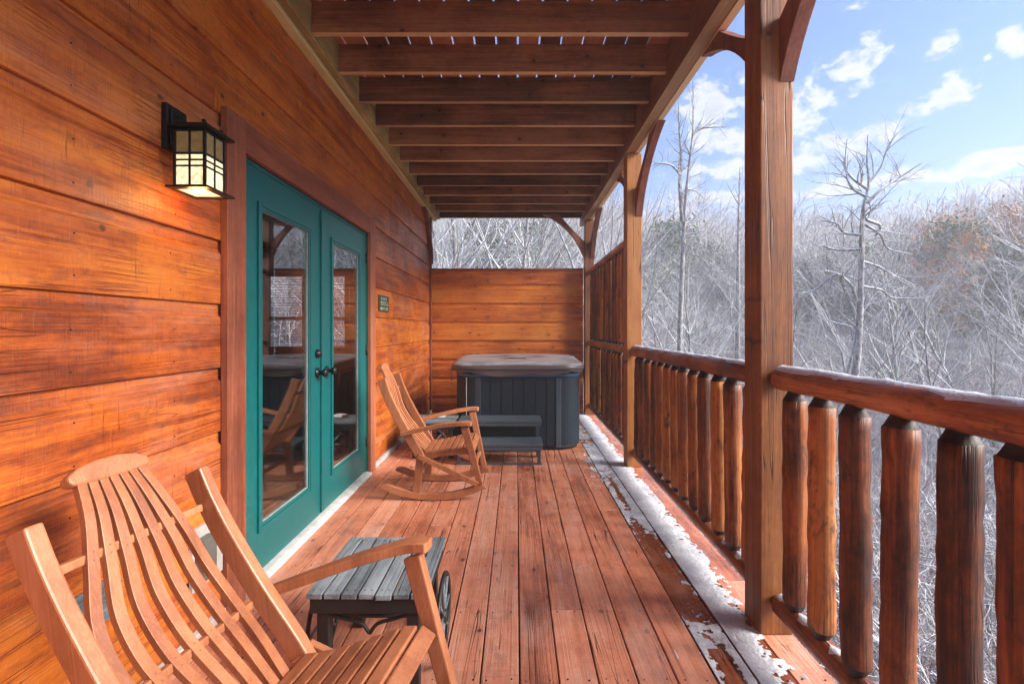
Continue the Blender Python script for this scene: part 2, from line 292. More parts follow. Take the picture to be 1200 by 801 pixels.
# ------------------------------------------------------------------ mesh helpers
class MB:
    def __init__(s): s.v = []; s.f = []; s.r = []; s.mi = []; s.sm = []
    def add(s, vs, fs, rnd=0., mi=0, smooth=False, mat=None):
        o = len(s.v)
        for p in vs:
            p = Vector(p); s.v.append(tuple(mat @ p) if mat is not None else tuple(p))
        for f in fs: s.f.append([o+i for i in f]); s.r.append(rnd); s.mi.append(mi); s.sm.append(smooth)
    def box(s, lo, hi, rnd=0., mi=0, mat=None):
        (a, b_, c), (d, e, f) = lo, hi
        vs = [(a, b_, c), (d, b_, c), (d, e, c), (a, e, c), (a, b_, f), (d, b_, f), (d, e, f), (a, e, f)]
        s.add(vs, [(0, 3, 2, 1), (4, 5, 6, 7), (0, 1, 5, 4), (1, 2, 6, 5), (2, 3, 7, 6), (3, 0, 4, 7)], rnd, mi, False, mat)
    def beam(s, p, q, w, h, side=(0, 1, 0), rnd=0., mi=0):
        """box from p to q, w along side, h along the third axis"""
        p, q = Vector(p), Vector(q); d = q-p; L = d.length; d.normalize()
        y = Vector(side); y = (y-d*y.dot(d)).normalized(); z = d.cross(y)
        mt = Matrix(((d.x, y.x, z.x, p.x), (d.y, y.y, z.y, p.y), (d.z, y.z, z.z, p.z), (0, 0, 0, 1)))
        s.box((0, -w/2, -h/2), (L, w/2, h/2), rnd, mi, mt)
    def prism(s, poly, axis, a, b_, rnd=0., mi=0, mat=None, smooth=False):
        """poly: 2-D outline; axis: 0/1/2 extrusion axis from a to b"""
        n = len(poly)
        def P(u, v, t): return {0: (t, u, v), 1: (u, t, v), 2: (u, v, t)}[axis]
        vs = [P(u, v, a) for u, v in poly]+[P(u, v, b_) for u, v in poly]
        s.add(vs, [tuple(range(n))[::-1], tuple(range(n, 2*n))], rnd, mi, False, mat)
        o = len(s.v)-2*n
        for i in range(n):
            j = (i+1) % n; s.f.append([o+i, o+j, o+n+j, o+n+i]); s.r.append(rnd); s.mi.append(mi); s.sm.append(smooth)
    def tube(s, path, radii, n=10, rnd=0., mi=0, caps=True, jitter=0., seed=0, flat=(1, 1), up=None):
        rs = random.Random(seed); P = [Vector(p) for p in path]; m_ = len(P)
        if not hasattr(radii, '__len__'): radii = [radii]*m_
        vs = []; ref = None
        for i in range(m_):
            t = (P[min(i+1, m_-1)]-P[max(i-1, 0)]).normalized()
            a = Vector(up) if up else (ref if ref is not None else (Vector((0, 0, 1)) if abs(t.z) < .9 else Vector((1, 0, 0))))
            a = (a-t*a.dot(t)).normalized(); ref = a; b_ = t.cross(a)
            for j in range(n):
                an = 2*PI*j/n; r = radii[i]*(1+rs.uniform(-jitter, jitter))
                vs.append(P[i]+a*math.cos(an)*r*flat[0]+b_*math.sin(an)*r*flat[1])
        fs = [(i*n+j, i*n+(j+1) % n, (i+1)*n+(j+1) % n, (i+1)*n+j) for i in range(m_-1) for j in range(n)]
        s.add(vs, fs, rnd, mi, True)
        if caps:
            o = len(s.v)-m_*n
            s.f.append([o+j for j in range(n)][::-1]); s.r.append(rnd); s.mi.append(mi); s.sm.append(False)
            s.f.append([o+(m_-1)*n+j for j in range(n)]); s.r.append(rnd); s.mi.append(mi); s.sm.append(False)
    def sweep(s, path, w, h, side=(0, 1, 0), rnd=0., mi=0):
        """rectangular section: w along side, h across; w,h may be lists"""
        P = [Vector(p) for p in path]; m_ = len(P); W = w if hasattr(w, '__len__') else [w]*m_; H = h if hasattr(h, '__len__') else [h]*m_
        vs = []
        for i in range(m_):
            t = (P[min(i+1, m_-1)]-P[max(i-1, 0)]).normalized(); y = Vector(side); y = (y-t*y.dot(t)).normalized(); z = t.cross(y)
            for a, b_ in ((-1, -1), (1, -1), (1, 1), (-1, 1)): vs.append(P[i]+y*a*W[i]/2+z*b_*H[i]/2)
        fs = [(i*4+j, i*4+(j+1) % 4, (i+1)*4+(j+1) % 4, (i+1)*4+j) for i in range(m_-1) for j in range(4)]
        fs += [(3, 2, 1, 0), tuple((m_-1)*4+j for j in range(4))]
        s.add(vs, fs, rnd, mi, False)
    def build(s, name, mats, parent=None, bevel=0., seg=2, autosmooth=False):
        me = bpy.data.meshes.new(name); me.from_pydata(s.v, [], s.f)
        for mm in (mats if isinstance(mats, (list, tuple)) else [mats]): me.materials.append(M[mm] if isinstance(mm, str) else mm)
        me.polygons.foreach_set('material_index', s.mi); me.polygons.foreach_set('use_smooth', s.sm)
        at = me.attributes.new('rnd', 'FLOAT', 'FACE'); at.data.foreach_set('value', s.r)
        bm = bmesh.new(); bm.from_mesh(me); bmesh.ops.recalc_face_normals(bm, faces=bm.faces); bm.to_mesh(me); bm.free()
        me.update()
        o = bpy.data.objects.new(name, me); C.objects.link(o)
        if parent is not None: o.parent = parent
        if bevel:
            md = o.modifiers.new('bevel', 'BEVEL'); md.width = bevel; md.segments = seg; md.limit_method = 'ANGLE'; md.angle_limit = rad(40)
        return o

def tag(o, label, cat=None, group=None, kind=None):
    if label: o['label'] = label
    if cat: o['category'] = cat
    if group: o['group'] = group
    if kind: o['kind'] = kind
    return o
def thing(name, label, cat, loc=(0, 0, 0), rot=(0, 0, 0), group=None):
    o = bpy.data.objects.new(name, None); C.objects.link(o); o.location = loc; o.rotation_euler = rot; o.empty_display_size = .1
    return tag(o, label, cat, group)
def kids(o): return [x for x in ALLOBJ() if x.parent == o]
def ALLOBJ(): return list(C.objects)
def copy_tree(o, loc, rot, label, parent=None, scale=None):
    c = o.copy(); C.objects.link(c)
    if parent is None: c.location = loc; c.rotation_euler = rot; c['label'] = label
    else: c.parent = parent
    if scale: c.scale = scale
    for ch in list(o.children): copy_tree(ch, None, None, None, c)
    return c

def lerp(a, b_, t): return a+(b_-a)*t
def catmull(P, n):
    P = [np.array(p, float) for p in P]; Q = [2*P[0]-P[1]]+P+[2*P[-1]-P[-2]]; o = []
    for i in range(1, len(Q)-2):
        for j in range(n):
            t = j/n; a, b_, c, d = Q[i-1:i+3]
            o.append(tuple(.5*((2*b_)+(-a+c)*t+(2*a-5*b_+4*c-d)*t*t+(-a+3*b_-3*c+d)*t**3)))
    o.append(tuple(P[-1])); return o

# value noise for shaping snow and ground
_rs = np.random.RandomState(7); _tab = _rs.rand(256, 256)
def vnoise(x, y):
    x = np.asarray(x, float); y = np.asarray(y, float); xi = np.floor(x).astype(int); yi = np.floor(y).astype(int)
    fx = x-xi; fy = y-yi; fx = fx*fx*(3-2*fx); fy = fy*fy*(3-2*fy)
    a = _tab[xi % 256, yi % 256]; b_ = _tab[(xi+1) % 256, yi % 256]; c = _tab[xi % 256, (yi+1) % 256]; d = _tab[(xi+1) % 256, (yi+1) % 256]
    return (a*(1-fx)+b_*fx)*(1-fy)+(c*(1-fx)+d*fx)*fy
def fbm(x, y, o=4): return sum(vnoise(x*2**i+i*17.3, y*2**i+i*9.1)*.5**i for i in range(o))/sum(.5**i for i in range(o))

# ================================================================== STRUCTURE
XW = -1.31; XR = 1.17; YB = 7.0; YF = -2.4
P0, DP = .012, .144
R = random.Random(3)
# ---- terrain
def ground_h(x, y):
    r = np.hypot(x-.5, y-2); az_ = np.arctan2(x, y)
    near = -2.75-1.9*np.clip((r-3)/11, 0, 1)
    t = np.clip((r-17)/105, 0, 1); rise = 17.5*(t**1.15)
    back = np.exp(-((az_-.02)/.30)**2)*6.5*np.clip((r-9)/30, 0, 1)
    far = -np.clip((r-150)/200, 0, 1)*14
    return near+rise+back+far+(fbm(x*.07+30, y*.07+30, 4)-.5)*np.clip(r/12, .2, 6)*1.0
rr_ = np.concatenate([np.linspace(.5, 30, 60), np.geomspace(31, 2500, 90)]); na = 220
aa = np.linspace(0, 2*PI, na, endpoint=False); GR, GA = np.meshgrid(rr_, aa, indexing='ij')
gx = GR*np.sin(GA); gy = GR*np.cos(GA); gz = ground_h(gx, gy)
vs = np.stack([gx, gy, gz], -1).reshape(-1, 3); nr = len(rr_); vs_ter = vs
fs = [(i*na+j, i*na+(j+1) % na, (i+1)*na+(j+1) % na, (i+1)*na+j) for i in range(nr-1) for j in range(na)]
me = bpy.data.meshes.new('terrain'); me.from_pydata(vs.tolist()+[(0, 0, -2.8)], [], fs+[(j, nr*na, (j+1) % na) for j in range(na)])
me.materials.append(M['ground']); me.polygons.foreach_set('use_smooth', [True]*len(me.polygons))
o = bpy.data.objects.new('terrain', me); C.objects.link(o); tag(o, 'snow dusted leafy hillside beyond the porch', kind='structure')

# ---- deck floor
d = MB()
edges = [P0+DP*k_ for k_ in range(-9, 9)]
edges[0] = XW+.002
joist_y = [YF+.406*i for i in range(0, 25)]
special = {1: [2.107], 3: [2.55], 5: [1.25, 4.6], 0: [1.0, 3.9], 2: [3.4], 4: [3.25], -4: [3.0], -2: [4.1], -6: [2.6], 7: [2.35]}
for i in range(len(edges)-1):
    x0, x1 = edges[i]+.003, edges[i+1]-.003
    if x1-x0 < .02: continue
    kk = i-9
    cuts = [YF]+sorted(special.get(kk, []) + ([R.choice(joist_y[15:20])+.01] if R.random() < .12 else []))+[YB+.12]
    cuts = [c for n_, c in enumerate(cuts) if n_ == 0 or c-cuts[n_-1] > .3]
    for a, b_ in zip(cuts, cuts[1:]):
        z = R.uniform(-.0015, .0015); tl = R.uniform(-.0012, .0012)
        rn = R.random()
        n_ = max(2, int((b_-a)/.6)); ys = [lerp(a+.0015, b_-.0015, t/n_) for t in range(n_+1)]
        path = [((x0+x1)/2+R.uniform(-.0006, .0006), y, -.014+z) for y in ys]
        d.sweep(path, .0, .0, rnd=rn) if False else d.sweep(path, [x1-x0]*len(ys), [.028]*len(ys), side=(1, 0, 0), rnd=rn, mi=1 if kk in (5, 6) else 0)
floor = d.build('deck_floor', ['deck', 'wetdeck'], bevel=.003, seg=2)
tag(floor, 'red stained wooden porch deck boards with worn patches', kind='structure')
d = MB()
for y in joist_y:
    for i in range(len(edges)-1):
        for q in (.028, .112):
            x = edges[i]+q+R.uniform(-.006, .006); yy = y+.02+R.uniform(-.006, .006)
            if -.5 < yy < 6.9 and x < 1.14: d.prism([(x+.0032*math.cos(t*PI/3), yy+.0032*math.sin(t*PI/3)) for t in range(6)], 2, -.002, .0016)
o = d.build('deck_screws', 'black'); o.parent = floor
d = MB()
for y in joist_y: d.box((XW+.01, y, -.24), (XR-.045, y+.04, -.03), rnd=R.random())
d.box((XR-.043, YF, -.26), (XR-.003, YB+.1, -.031), rnd=.3)
d.box((XW+.01, YF, -.30), (XR-.05, YB+.1, -.245), rnd=.3)  # closed sheet added under the joists to block light from below
o = d.build('deck_framing', 'updeck'); o.parent = floor

# ---- cabin wall with french doors
cabin = thing('cabin_wall', 'orange stained lap siding wall of the cabin with teal french doors', 'wall', (XW, 3, 0))
cabin_inv = Vector((XW, 3, 0))
def child(o, parent, base):
    o.parent = parent; o.location = -Vector(base); return o
DY0, DY1, DZ = 2.185, 4.045, 2.11
CO = .281; Z0 = -.017
d = MB()
def siding_course(d, zg, segs, face, sgn, horizontal='y', ztop=None, fx=XW):
    """one course from groove zg up to zg+CO ; face plane at fx ; boards run along `horizontal`"""
    zt = zg+CO if ztop is None else min(zg+CO, ztop)
    prof = [(-.0175, zg-.001), (-.0175, zg+.0014), (-.001, zg+.0020), (0, zg+.004), (0, zg+CO-.060), (-.004, zg+CO-.055), (-.0125, zg+CO-.050), (-.0145, zg+CO-.044), (-.0155, zg+CO-.001)]
    prof = [(p, min(z, zt)) for p, z in prof]
    for (a, b_, rn) in segs:
        vs = []
        for p, z in prof:
            for t in (a, b_):
                vs.append((fx+sgn*p, t, z) if horizontal == 'y' else (t, fx+sgn*p, z))
        fs = [(2*i, 2*i+1, 2*i+3, 2*i+2) for i in range(len(prof)-1) if prof[i+1][1] > prof[i][1]+1e-5]
        d.add(vs, fs, rn)
for k_ in range(0, 12):
    zg = Z0+CO*k_
    cuts = [YF, YB+.2]
    if k_ % 3 == 2: cuts.append(R.uniform(4.4, 5.6))
    if k_ in (8,): cuts.append(2.0)
    if k_ in (9,): cuts.append(1.75)
    if k_ >= 8: cuts.append(R.uniform(3, 6))
    if k_ < 3: cuts.append(-.3+k_*.2)
    if zg < DZ-.05: cuts += [DY0-.03, DY1+.03]
    cuts.sort(); segs = []
    for a, b_ in zip(cuts, cuts[1:]):
        if zg < DZ-.05 and abs(a-(DY0-.03)) < 1e-6: continue
        segs.append((a+.0008, b_-.0008, R.random()))
    siding_course(d, zg, segs, 0, 1, 'y', 3.34)
for k_ in range(0, 12):
    for i_ in range(24):
        y_ = YF+.1+i_*.406+R.uniform(-.015, .015); z_ = Z0+CO*k_
        if DY0-.16 < y_ < DY1+.16 and z_ < 2.2: continue
        for q_ in (.045, .175):
            zz_ = z_+q_+R.uniform(-.006, .006); d.prism([(y_+.0032*math.cos(a_*PI/3), zz_+.0032*math.sin(a_*PI/3)) for a_ in range(6)], 0, XW-.001, XW+.0009, mi=1)
sd = child(d.build('siding', ['siding', 'black']), cabin, cabin_inv)
d = MB()   # solid wall body behind the siding, with the door opening
for (a, b_, c, e) in ((YF, DY0-.03, -.3, 3.34), (DY1+.03, YB+.2, -.3, 3.34), (DY0-.03, DY1+.03, DZ+.03, 3.34), (DY0-.03, DY1+.03, -.3, -.03)):
    d.box((XW-.16, a, c), (XW-.029, b_, e))
child(d.build('wall_core', 'trim_y'), cabin, cabin_inv)
d = MB(); d.box((XW+.001, DY0-.145, .0), (XW+.032, DY0-.004, 2.265)); child(d.build('door_trim', 'trim', bevel=.002), cabin, cabin_inv)
d = MB(); d.box((XW+.001, DY1+.004, .0), (XW+.032, DY1+.145, 2.265)); child(d.build('door_trim', 'trim', bevel=.002), cabin, cabin_inv)
d = MB(); d.box((XW+.001, DY0-.002, DZ+.004), (XW+.030, DY1+.002, 2.262)); child(d.build('door_trim', 'trim_y', bevel=.002), cabin, cabin_inv)
d = MB()
d.box((XW-.10, DY0-.003, .0), (XW-.004, DY0+.018, DZ)); d.box((XW-.10, DY1-.018, .0), (XW-.004, DY1+.003, DZ)); d.box((XW-.10, DY0+.018, DZ-.018), (XW-.004, DY1-.018, DZ+.003))
child(d.build('door_jamb', 'door', bevel=.001), cabin, cabin_inv)
d = MB(); d.prism([(XW-.1, .001), (XW+.045, .001), (XW+.045, .020), (XW+.02, .028), (XW-.1, .036)], 1, DY0, DY1); child(d.build('threshold', 'white', bevel=.002), cabin, cabin_inv)
d = MB()
d.box((XW+.001, DY1+.147, .002), (XW+.028, YB-.002, .05), rnd=.2); d.box((XW+.001, YF, .002), (XW+.028, DY0-.147, .05), rnd=.6)
child(d.build('base_board', 'grey_wood', bevel=.003), cabin, cabin_inv)

def door_leaf(y0, y1, l0, l1, labeltxt, hw):
    base = Vector((XW-.05, (y0+y1)/2, .036))
    x0, x1 = XW-.048, XW-.006
    d = MB(); g_ = .03
    zb, zt = .040, DZ-.021
    L0, L1, B0, B1 = l0+g_, l1-g_, .24+g_, 1.93-g_
    # slab with an opening for the glass
    for lo, hi in (((x0, y0, zb), (x1, L0, zt)), ((x0, L1, zb), (x1, y1, zt)), ((x0, L0, zb), (x1, L1, B0)), ((x0, L0, B1), (x1, L1, zt))): d.box(lo, hi)
    bm_ = d.build('door', 'door'); bm_.parent = cabin; bm_.location = base-cabin_inv
    for v_ in bm_.data.vertices: v_.co -= base
    def sub(o):
        for v_ in o.data.vertices: v_.co -= base
        o.parent = bm_; return o
    # moulded lite frame
    d = MB()
    for (e, xa, xb, wd) in ((0, x1+.0005, x1+.012, .022), (.022, x1+.0005, x1+.007, .018)):
        a, b_, c, f = l0+e, l1-e, .24+e, 1.93-e
        d.box((xa, a, c), (xb, a+wd, f)); d.box((xa, b_-wd, c), (xb, b_, f)); d.box((xa, a+wd, c), (xb, b_-wd, c+wd)); d.box((xa, a+wd, f-wd), (xb, b_-wd, f))
    sub(d.build('lite_frame', 'door', bevel=.003))
    d = MB()
    a, b_, c, f = L0+.012, L1-.012, B0+.012, B1-.012
    d.box((x1-.016, L0, B0), (x1-.002, a, B1)); d.box((x1-.016, b_, B0), (x1-.002, L1, B1)); d.box((x1-.016, a, B0), (x1-.002, b_, c)); d.box((x1-.016, a, f), (x1-.002, b_, B1))
    sub(d.build('glazing_bead', 'bead', bevel=.001))
    d = MB(); d.box((x1-.012, a-.004, c-.004), (x1-.006, b_+.004, f+.004)); sub(d.build('window_pane', 'glass'))
    if hw:
        for zz, rr2 in ((.99, .030), (1.115, .024)):
            d = MB(); yk = y1-.07
            if zz < 1.05:
                prof = [(0, .033), (.008, .033), (.010, .014), (.035, .012), (.040, .022), (.052, .029), (.066, .026), (.072, .012)]
            else: prof = [(0, .030), (.012, .028), (.016, .022), (.026, .020), (.028, .006)]
            d.tube([(x1+t, yk, zz) for t, _ in prof], [r_ for _, r_ in prof], n=18, up=(0, 0, 1))
            sub(d.build('door_knob' if zz < 1.05 else 'deadbolt', 'black'))
        d = MB(); d.box((x1+.0005, y1-.022, zb+.01), (x1+.014, y1+.022, zt-.01)); sub(d.build('astragal', 'door', bevel=.003))
    d = MB()
    if not hw:
        for zz in (.25, 1.05, 1.85): d.tube([(x1+.006, y1+.004, zz), (x1+.006, y1+.004, zz+.09)], .006, n=8)
        sub(d.build('hinge', 'black'))
        d = MB(); yk = y0+.055; prof = [(0, .033), (.008, .033), (.010, .014), (.035, .012), (.040, .022), (.052, .029), (.066, .026), (.072, .012)]
        d.tube([(x1+t, yk+.02, .99) for t, _ in prof], [r_ for _, r_ in prof], n=18, up=(0, 0, 1)); sub(d.build('door_knob', 'black'))
    tag(bm_, labeltxt)
    return bm_
door_leaf(2.206, 3.112, 2.34, 2.95, 'near leaf of the teal french doors with deadbolt above its knob', True)
door_leaf(3.116, 4.024, 3.265, 3.875, 'far leaf of the teal french doors with hinges on its edge', False)
# corner board at the far end of the wall
d = MB(); d.box((XW+.001, YB-.052, .052), (XW+.03, YB-.002, 2.96)); child(d.build('corner_board', 'trim', bevel=.002), cabin, cabin_inv)
# room behind the doors with a blind-covered window in its far wall
d = MB(); RX0, RX1 = -6.0, XW-.165
wy = 7.05; wx0, wx1, wz0, wz1 = -3.85, -2.55, .95, 2.15
d.box((RX0, 0, -.04), (RX1, wy, -.01), rnd=.2); d.box((RX0, 0, 2.5), (RX1, wy, 2.54), rnd=.3)
d.box((RX0-.05, 0, -.01), (RX0, wy, 2.5)); d.box((RX0, -.05, -.01), (RX1, 0, 2.5))
for lo, hi in (((RX0, wy, -.01), (wx0, wy+.1, 2.5)), ((wx1, wy, -.01), (RX1, wy+.1, 2.5)), ((wx0, wy, -.01), (wx1, wy+.1, wz0)), ((wx0, wy, wz1), (wx1, wy+.1, 2.5))): d.box(lo, hi)
child(d.build('room', 'room'), cabin, cabin_inv)
d = MB()
for lo, hi in (((wx0, wy-.02, wz0), (wx0+.07, wy+.05, wz1)), ((wx1-.07, wy-.02, wz0), (wx1, wy+.05, wz1)), ((wx0+.07, wy-.02, wz0), (wx1-.07, wy+.05, wz0+.06)), ((wx0+.07, wy-.02, wz1-.07), (wx1-.07, wy+.05, wz1)), ((wx0+.07, wy, 1.41), (wx1-.07, wy+.05, 1.46))): d.box(lo, hi)
wn = child(d.build('window', 'roomframe'), cabin, cabin_inv)
d = MB()
for i in range(27): d.box((wx0+.08, -.012, -.0012), (wx1-.08, .012, .0012), mat=Matrix.Translation((0, wy-.035, wz0+.08+i*.040)) @ Matrix.Rotation(rad(-12), 4, 'X'))
d.build('blind', 'blind').parent = wn

# ---- end privacy wall
end = thing('privacy_wall', 'shoulder high knotty orange board wall closing the far end of the porch', 'wall', (0, YB, 0))
d = MB()
for k_ in range(0, 8):
    zg = Z0+CO*k_
    if zg > 2.16: break
    cuts = [XW+.002, 1.018]
    if k_ in (2, 5): cuts.insert(1, R.uniform(-.6, .5))
    siding_course(d, zg, [(a+.0008, b_-.0008, R.random()) for a, b_ in zip(cuts, cuts[1:])], 0, -1, 'x', 2.165, fx=YB)
child(d.build('siding', 'siding_x'), end, (0, YB, 0))
d = MB(); d.box((XW+.002, YB+.029, -.1), (1.018, YB+.10, 2.16)); child(d.build('wall_core', 'siding_x'), end, (0, YB, 0))
d = MB(); d.box((XW+.002, YB-.02, 2.167), (1.022, YB+.13, 2.195)); child(d.build('wall_cap', 'trim_y', bevel=.003), end, (0, YB, 0))

# ---- upper deck overhead
upd = thing('upper_deck', 'underside of the upper deck with dark joists above the porch', 'deck', (0, 2, 3))
ub = Vector((0, 2, 3))
jy = [2.70+.406*i for i in range(-12, 12)]
for i, y in enumerate(jy):
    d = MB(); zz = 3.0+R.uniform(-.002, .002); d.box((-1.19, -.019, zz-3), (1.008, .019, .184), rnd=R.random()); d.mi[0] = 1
    o = d.build('joist', ['joist', 'joist_floorlight']); o.parent = upd; o.location = (0, y-ub.y, 0)
d = MB(); ex = [-1.29+.1445*i for i in range(0, 19)]
for i in range(18):
    c0 = R.choice(jy); 
    for a, b_ in ((YF, c0), (c0, YB+.32)): d.box((ex[i]+.0065, a+.001, 3.186), (ex[i+1]-.0065, b_-.001, 3.214), rnd=R.random())
child(d.build('deck_boards', 'updeck'), upd, ub)
d = MB(); d.box((XW+.001, YF, 2.965), (-1.252, YB+.25, 3.183), rnd=.1)
child(d.build('ledger', 'ledger', bevel=.003), upd, ub)
d = MB(); d.box((-1.250, YF, 2.990), (-1.192, YB+.23, 3.182), rnd=.7); child(d.build('ledger', 'ledger', bevel=.003), upd, ub)
d = MB()
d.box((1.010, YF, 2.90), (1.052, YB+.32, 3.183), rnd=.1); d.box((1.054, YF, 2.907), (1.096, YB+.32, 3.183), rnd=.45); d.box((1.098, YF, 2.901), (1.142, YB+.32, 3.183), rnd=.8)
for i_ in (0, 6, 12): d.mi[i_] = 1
child(d.build('beam', ['beam', 'beam_floorlight']), upd, ub)

# ---- posts with braces
def brace_poly(reach, z0, z1, cb=.24, cp=.27, bend=.55):
    lo = []
    for i in range(13):
        t = i/12*PI/2
        e = (reach*(1-math.cos(t)), lerp(z0, z1, math.sin(t))); c = (reach*i/12, lerp(z0, z1, i/12))
        lo.append((lerp(c[0], e[0], bend), lerp(c[1], e[1], bend)))
    hi = [(lerp(reach-cb, 0, i/6), lerp(z1, z0+cp, i/6)-.015*math.sin(i/6*PI)) for i in range(7)]
    return lo+hi
def post(y, label, braces):
    t = thing('porch_post', label, 'post', (1.09, y+.07, 0), group='square porch posts along the railing')
    d = MB(); n_ = 14
    d.sweep([(0+R.uniform(-.0008, .0008), R.uniform(-.0008, .0008), z) for z in np.linspace(.001, 2.898, n_)], .138, .138, side=(0, 1, 0), rnd=R.random())
    d.build('post', 'post', t, bevel=.005)
    for b_ in braces:
        d = MB()
        if b_ in ('near', 'far'):
            s_ = -1 if b_ == 'near' else 1
            d.prism([(s_*(.0695+u), z) for u, z in brace_poly(.68, 2.31, 2.897)], 0, .010, .072, rnd=R.random())
        else:
            d.prism([(-(.0695+u), z) for u, z in brace_poly(.62, 2.31, 2.975 if False else 2.897+.09)], 1, -.035, .035, rnd=R.random())
        d.build('knee_brace', 'brace', t, bevel=.003)
    return t
post(1.925, 'tall square orange post nearest the viewer with a curved brace on two faces', ('near', 'far'))
post(4.25, 'square orange post where the low railing meets the tall screen', ('near', 'far'))
post(6.84, 'square orange post at the far corner beside the hot tub', ('near', 'wall'))
d = MB(); d.prism([(YB-.055-u, z) for u, z in brace_poly(.6, 2.25, 2.96, .2, .24)], 0, XW+.002, XW+.06, rnd=.4)
child(d.build('knee_brace', 'brace', bevel=.003), cabin, cabin_inv)

# ---- log railings
def log_mesh(L, r, seed, mat, ax='z'):
    rs = random.Random(seed); n_ = 18; path = []; rads = []
    wob = [rs.uniform(-.0035, .0035) for _ in range(n_)]
    for i in range(n_):
        t = i/(n_-1); path.append((wob[i]*.6, wob[-i]*.6, t*L)); rads.append(r*(1+rs.uniform(-.04, .04)))
    e = .036
    path = [(0, 0, -.018), (0, 0, .0)]+[(0, 0, e-.0015)]+[(p[0]*.7, p[1]*.7, lerp(e, L-e, p[2]/L)) for p in path]+[(0, 0, L-e+.0015), (0, 0, L), (0, 0, L+.018)]
    rads = [r*.42, r*.55, r*.95]+rads+[r*.95, r*.55, r*.42]
    d = MB(); d.tube(path, rads, n=18, jitter=.012, seed=seed, rnd=rs.random())
    for i_, f_ in enumerate(d.f):
        zc_ = sum(d.v[q][2] for q in f_)/len(f_)
        if zc_ < e*.8 or zc_ > L-e*.8: d.mi[i_] = 1
    return d
bal_mesh = []
def railing(name, label, y0, y1, levels, sp, cat='railing'):
    t = thing(name, label, cat, (1.09, (y0+y1)/2, 0), group='log railing sections between the porch posts')
    for (zr, r, kind) in [(lv[0], lv[1], lv[2]) for lv in levels]:
        rs = random.Random(int(zr*100)); n_ = max(8, int((y1-y0)/.10))
        ys = np.linspace(y0-t.location.y, y1-t.location.y, n_)
        d = MB()
        path = [(rs.uniform(-.003, .003), y, zr+rs.uniform(-.003, .003)) for y in ys]
        rads = [r*(1+rs.uniform(-.05, .05)) for _ in ys]; rads[0] *= .62; rads[-1] *= .62
        path[1] = (0, ys[0]+.035, zr); path[-2] = (0, ys[-1]-.035, zr)
        d.tube(path, rads, n=18, jitter=.02, seed=int(zr*50), rnd=rs.random())
        d.build(kind, 'lograil', t)
        # snow lying on the log
        if kind != 'middle_rail' or True:
            d = MB(); wn_ = 60 if y1-y0 > 2 else 40; nn = int((y1-y0)/.03); vs = []; fs = []; na_ = 7
            half = .85 if kind == 'top_rail' else .75
            for i in range(nn+1):
                y = lerp(ys[0]+.03, ys[-1]-.03, i/nn)
                th = (.009 if kind == 'top_rail' else .009)*(.3+1.2*float(fbm(y*11+zr*9, zr*3, 4)))
                ww = half*(.5+.95*float(fbm(y*9+7, zr*7+2, 4)))
                if kind != 'top_rail':
                    ph = ((y+t.location.y)-1.805) / sp; dd = abs(ph-round(ph))*sp
                    if dd < r+.012 or fbm(y*3+1.7, 2.2, 2) < .45: ww *= .05; th *= .0
                for j in range(na_):
                    an = (j/(na_-1)-.5)*2*ww+.10*(kind == 'top_rail'); hh = r*1.0+th*math.cos((j/(na_-1)-.5)*PI)*(.6+.8*float(fbm(y*40, j*3.3, 2)))-.0012
                    vs.append((hh*math.sin(an), y, zr+hh*math.cos(an)))
            for i in range(nn):
                for j in range(na_-1): fs.append((i*na_+j, i*na_+j+1, (i+1)*na_+j+1, (i+1)*na_+j))
            d.add(vs, fs, 0, 0, True); d.build('snow', 'snow', t)
    lv = sorted(levels)
    for (a, b_) in zip(lv, lv[1:]):
        L = (b_[0]-b_[1]*.80)-(a[0]+a[1]*.80)
        key = round(L, 2); vars_ = []
        rb = .043 if levels[0][3] == 'low' else .036
        k0 = math.ceil((1.805-(y1-.07))/sp); k1 = math.floor((1.805-(y0+.07))/sp)
        for k_ in range(k0, k1+1):
            yb = 1.805-k_*sp
            if len(vars_) < 4:
                o = log_mesh(L, rb, len(vars_)*7+int(key*100), 'log').build('baluster', ['log', 'log_end'], t); vars_.append(o)
            else:
                s_ = vars_[(k_*7) % 4]; o = s_.copy(); C.objects.link(o); o.parent = t
            o.location = (R.uniform(-.004, .004), yb-t.location.y+R.uniform(-.006, .006), a[0]+a[1]*.80); o.rotation_euler = (R.uniform(-.012, .012), R.uniform(-.012, .012), R.uniform(0, 6.28))
    return t
railing('log_railing', 'snow topped log railing nearest the viewer with thick dark balusters', YF, 1.925, [(.145, .042, 'bottom_rail', 'low'), (1.075, .048, 'top_rail', 'low')], .1655)
railing('log_railing', 'log railing between the two nearest posts with snow along its top', 2.065, 4.25, [(.145, .042, 'bottom_rail', 'low'), (1.075, .048, 'top_rail', 'low')], .1655)
railing('log_railing', 'tall two tier log screen beside the hot tub', 4.39, 6.84, [(.145, .040, 'bottom_rail', 'tall'), (1.075, .042, 'middle_rail', 'tall'), (2.12, .042, 'top_rail', 'tall')], .1655)

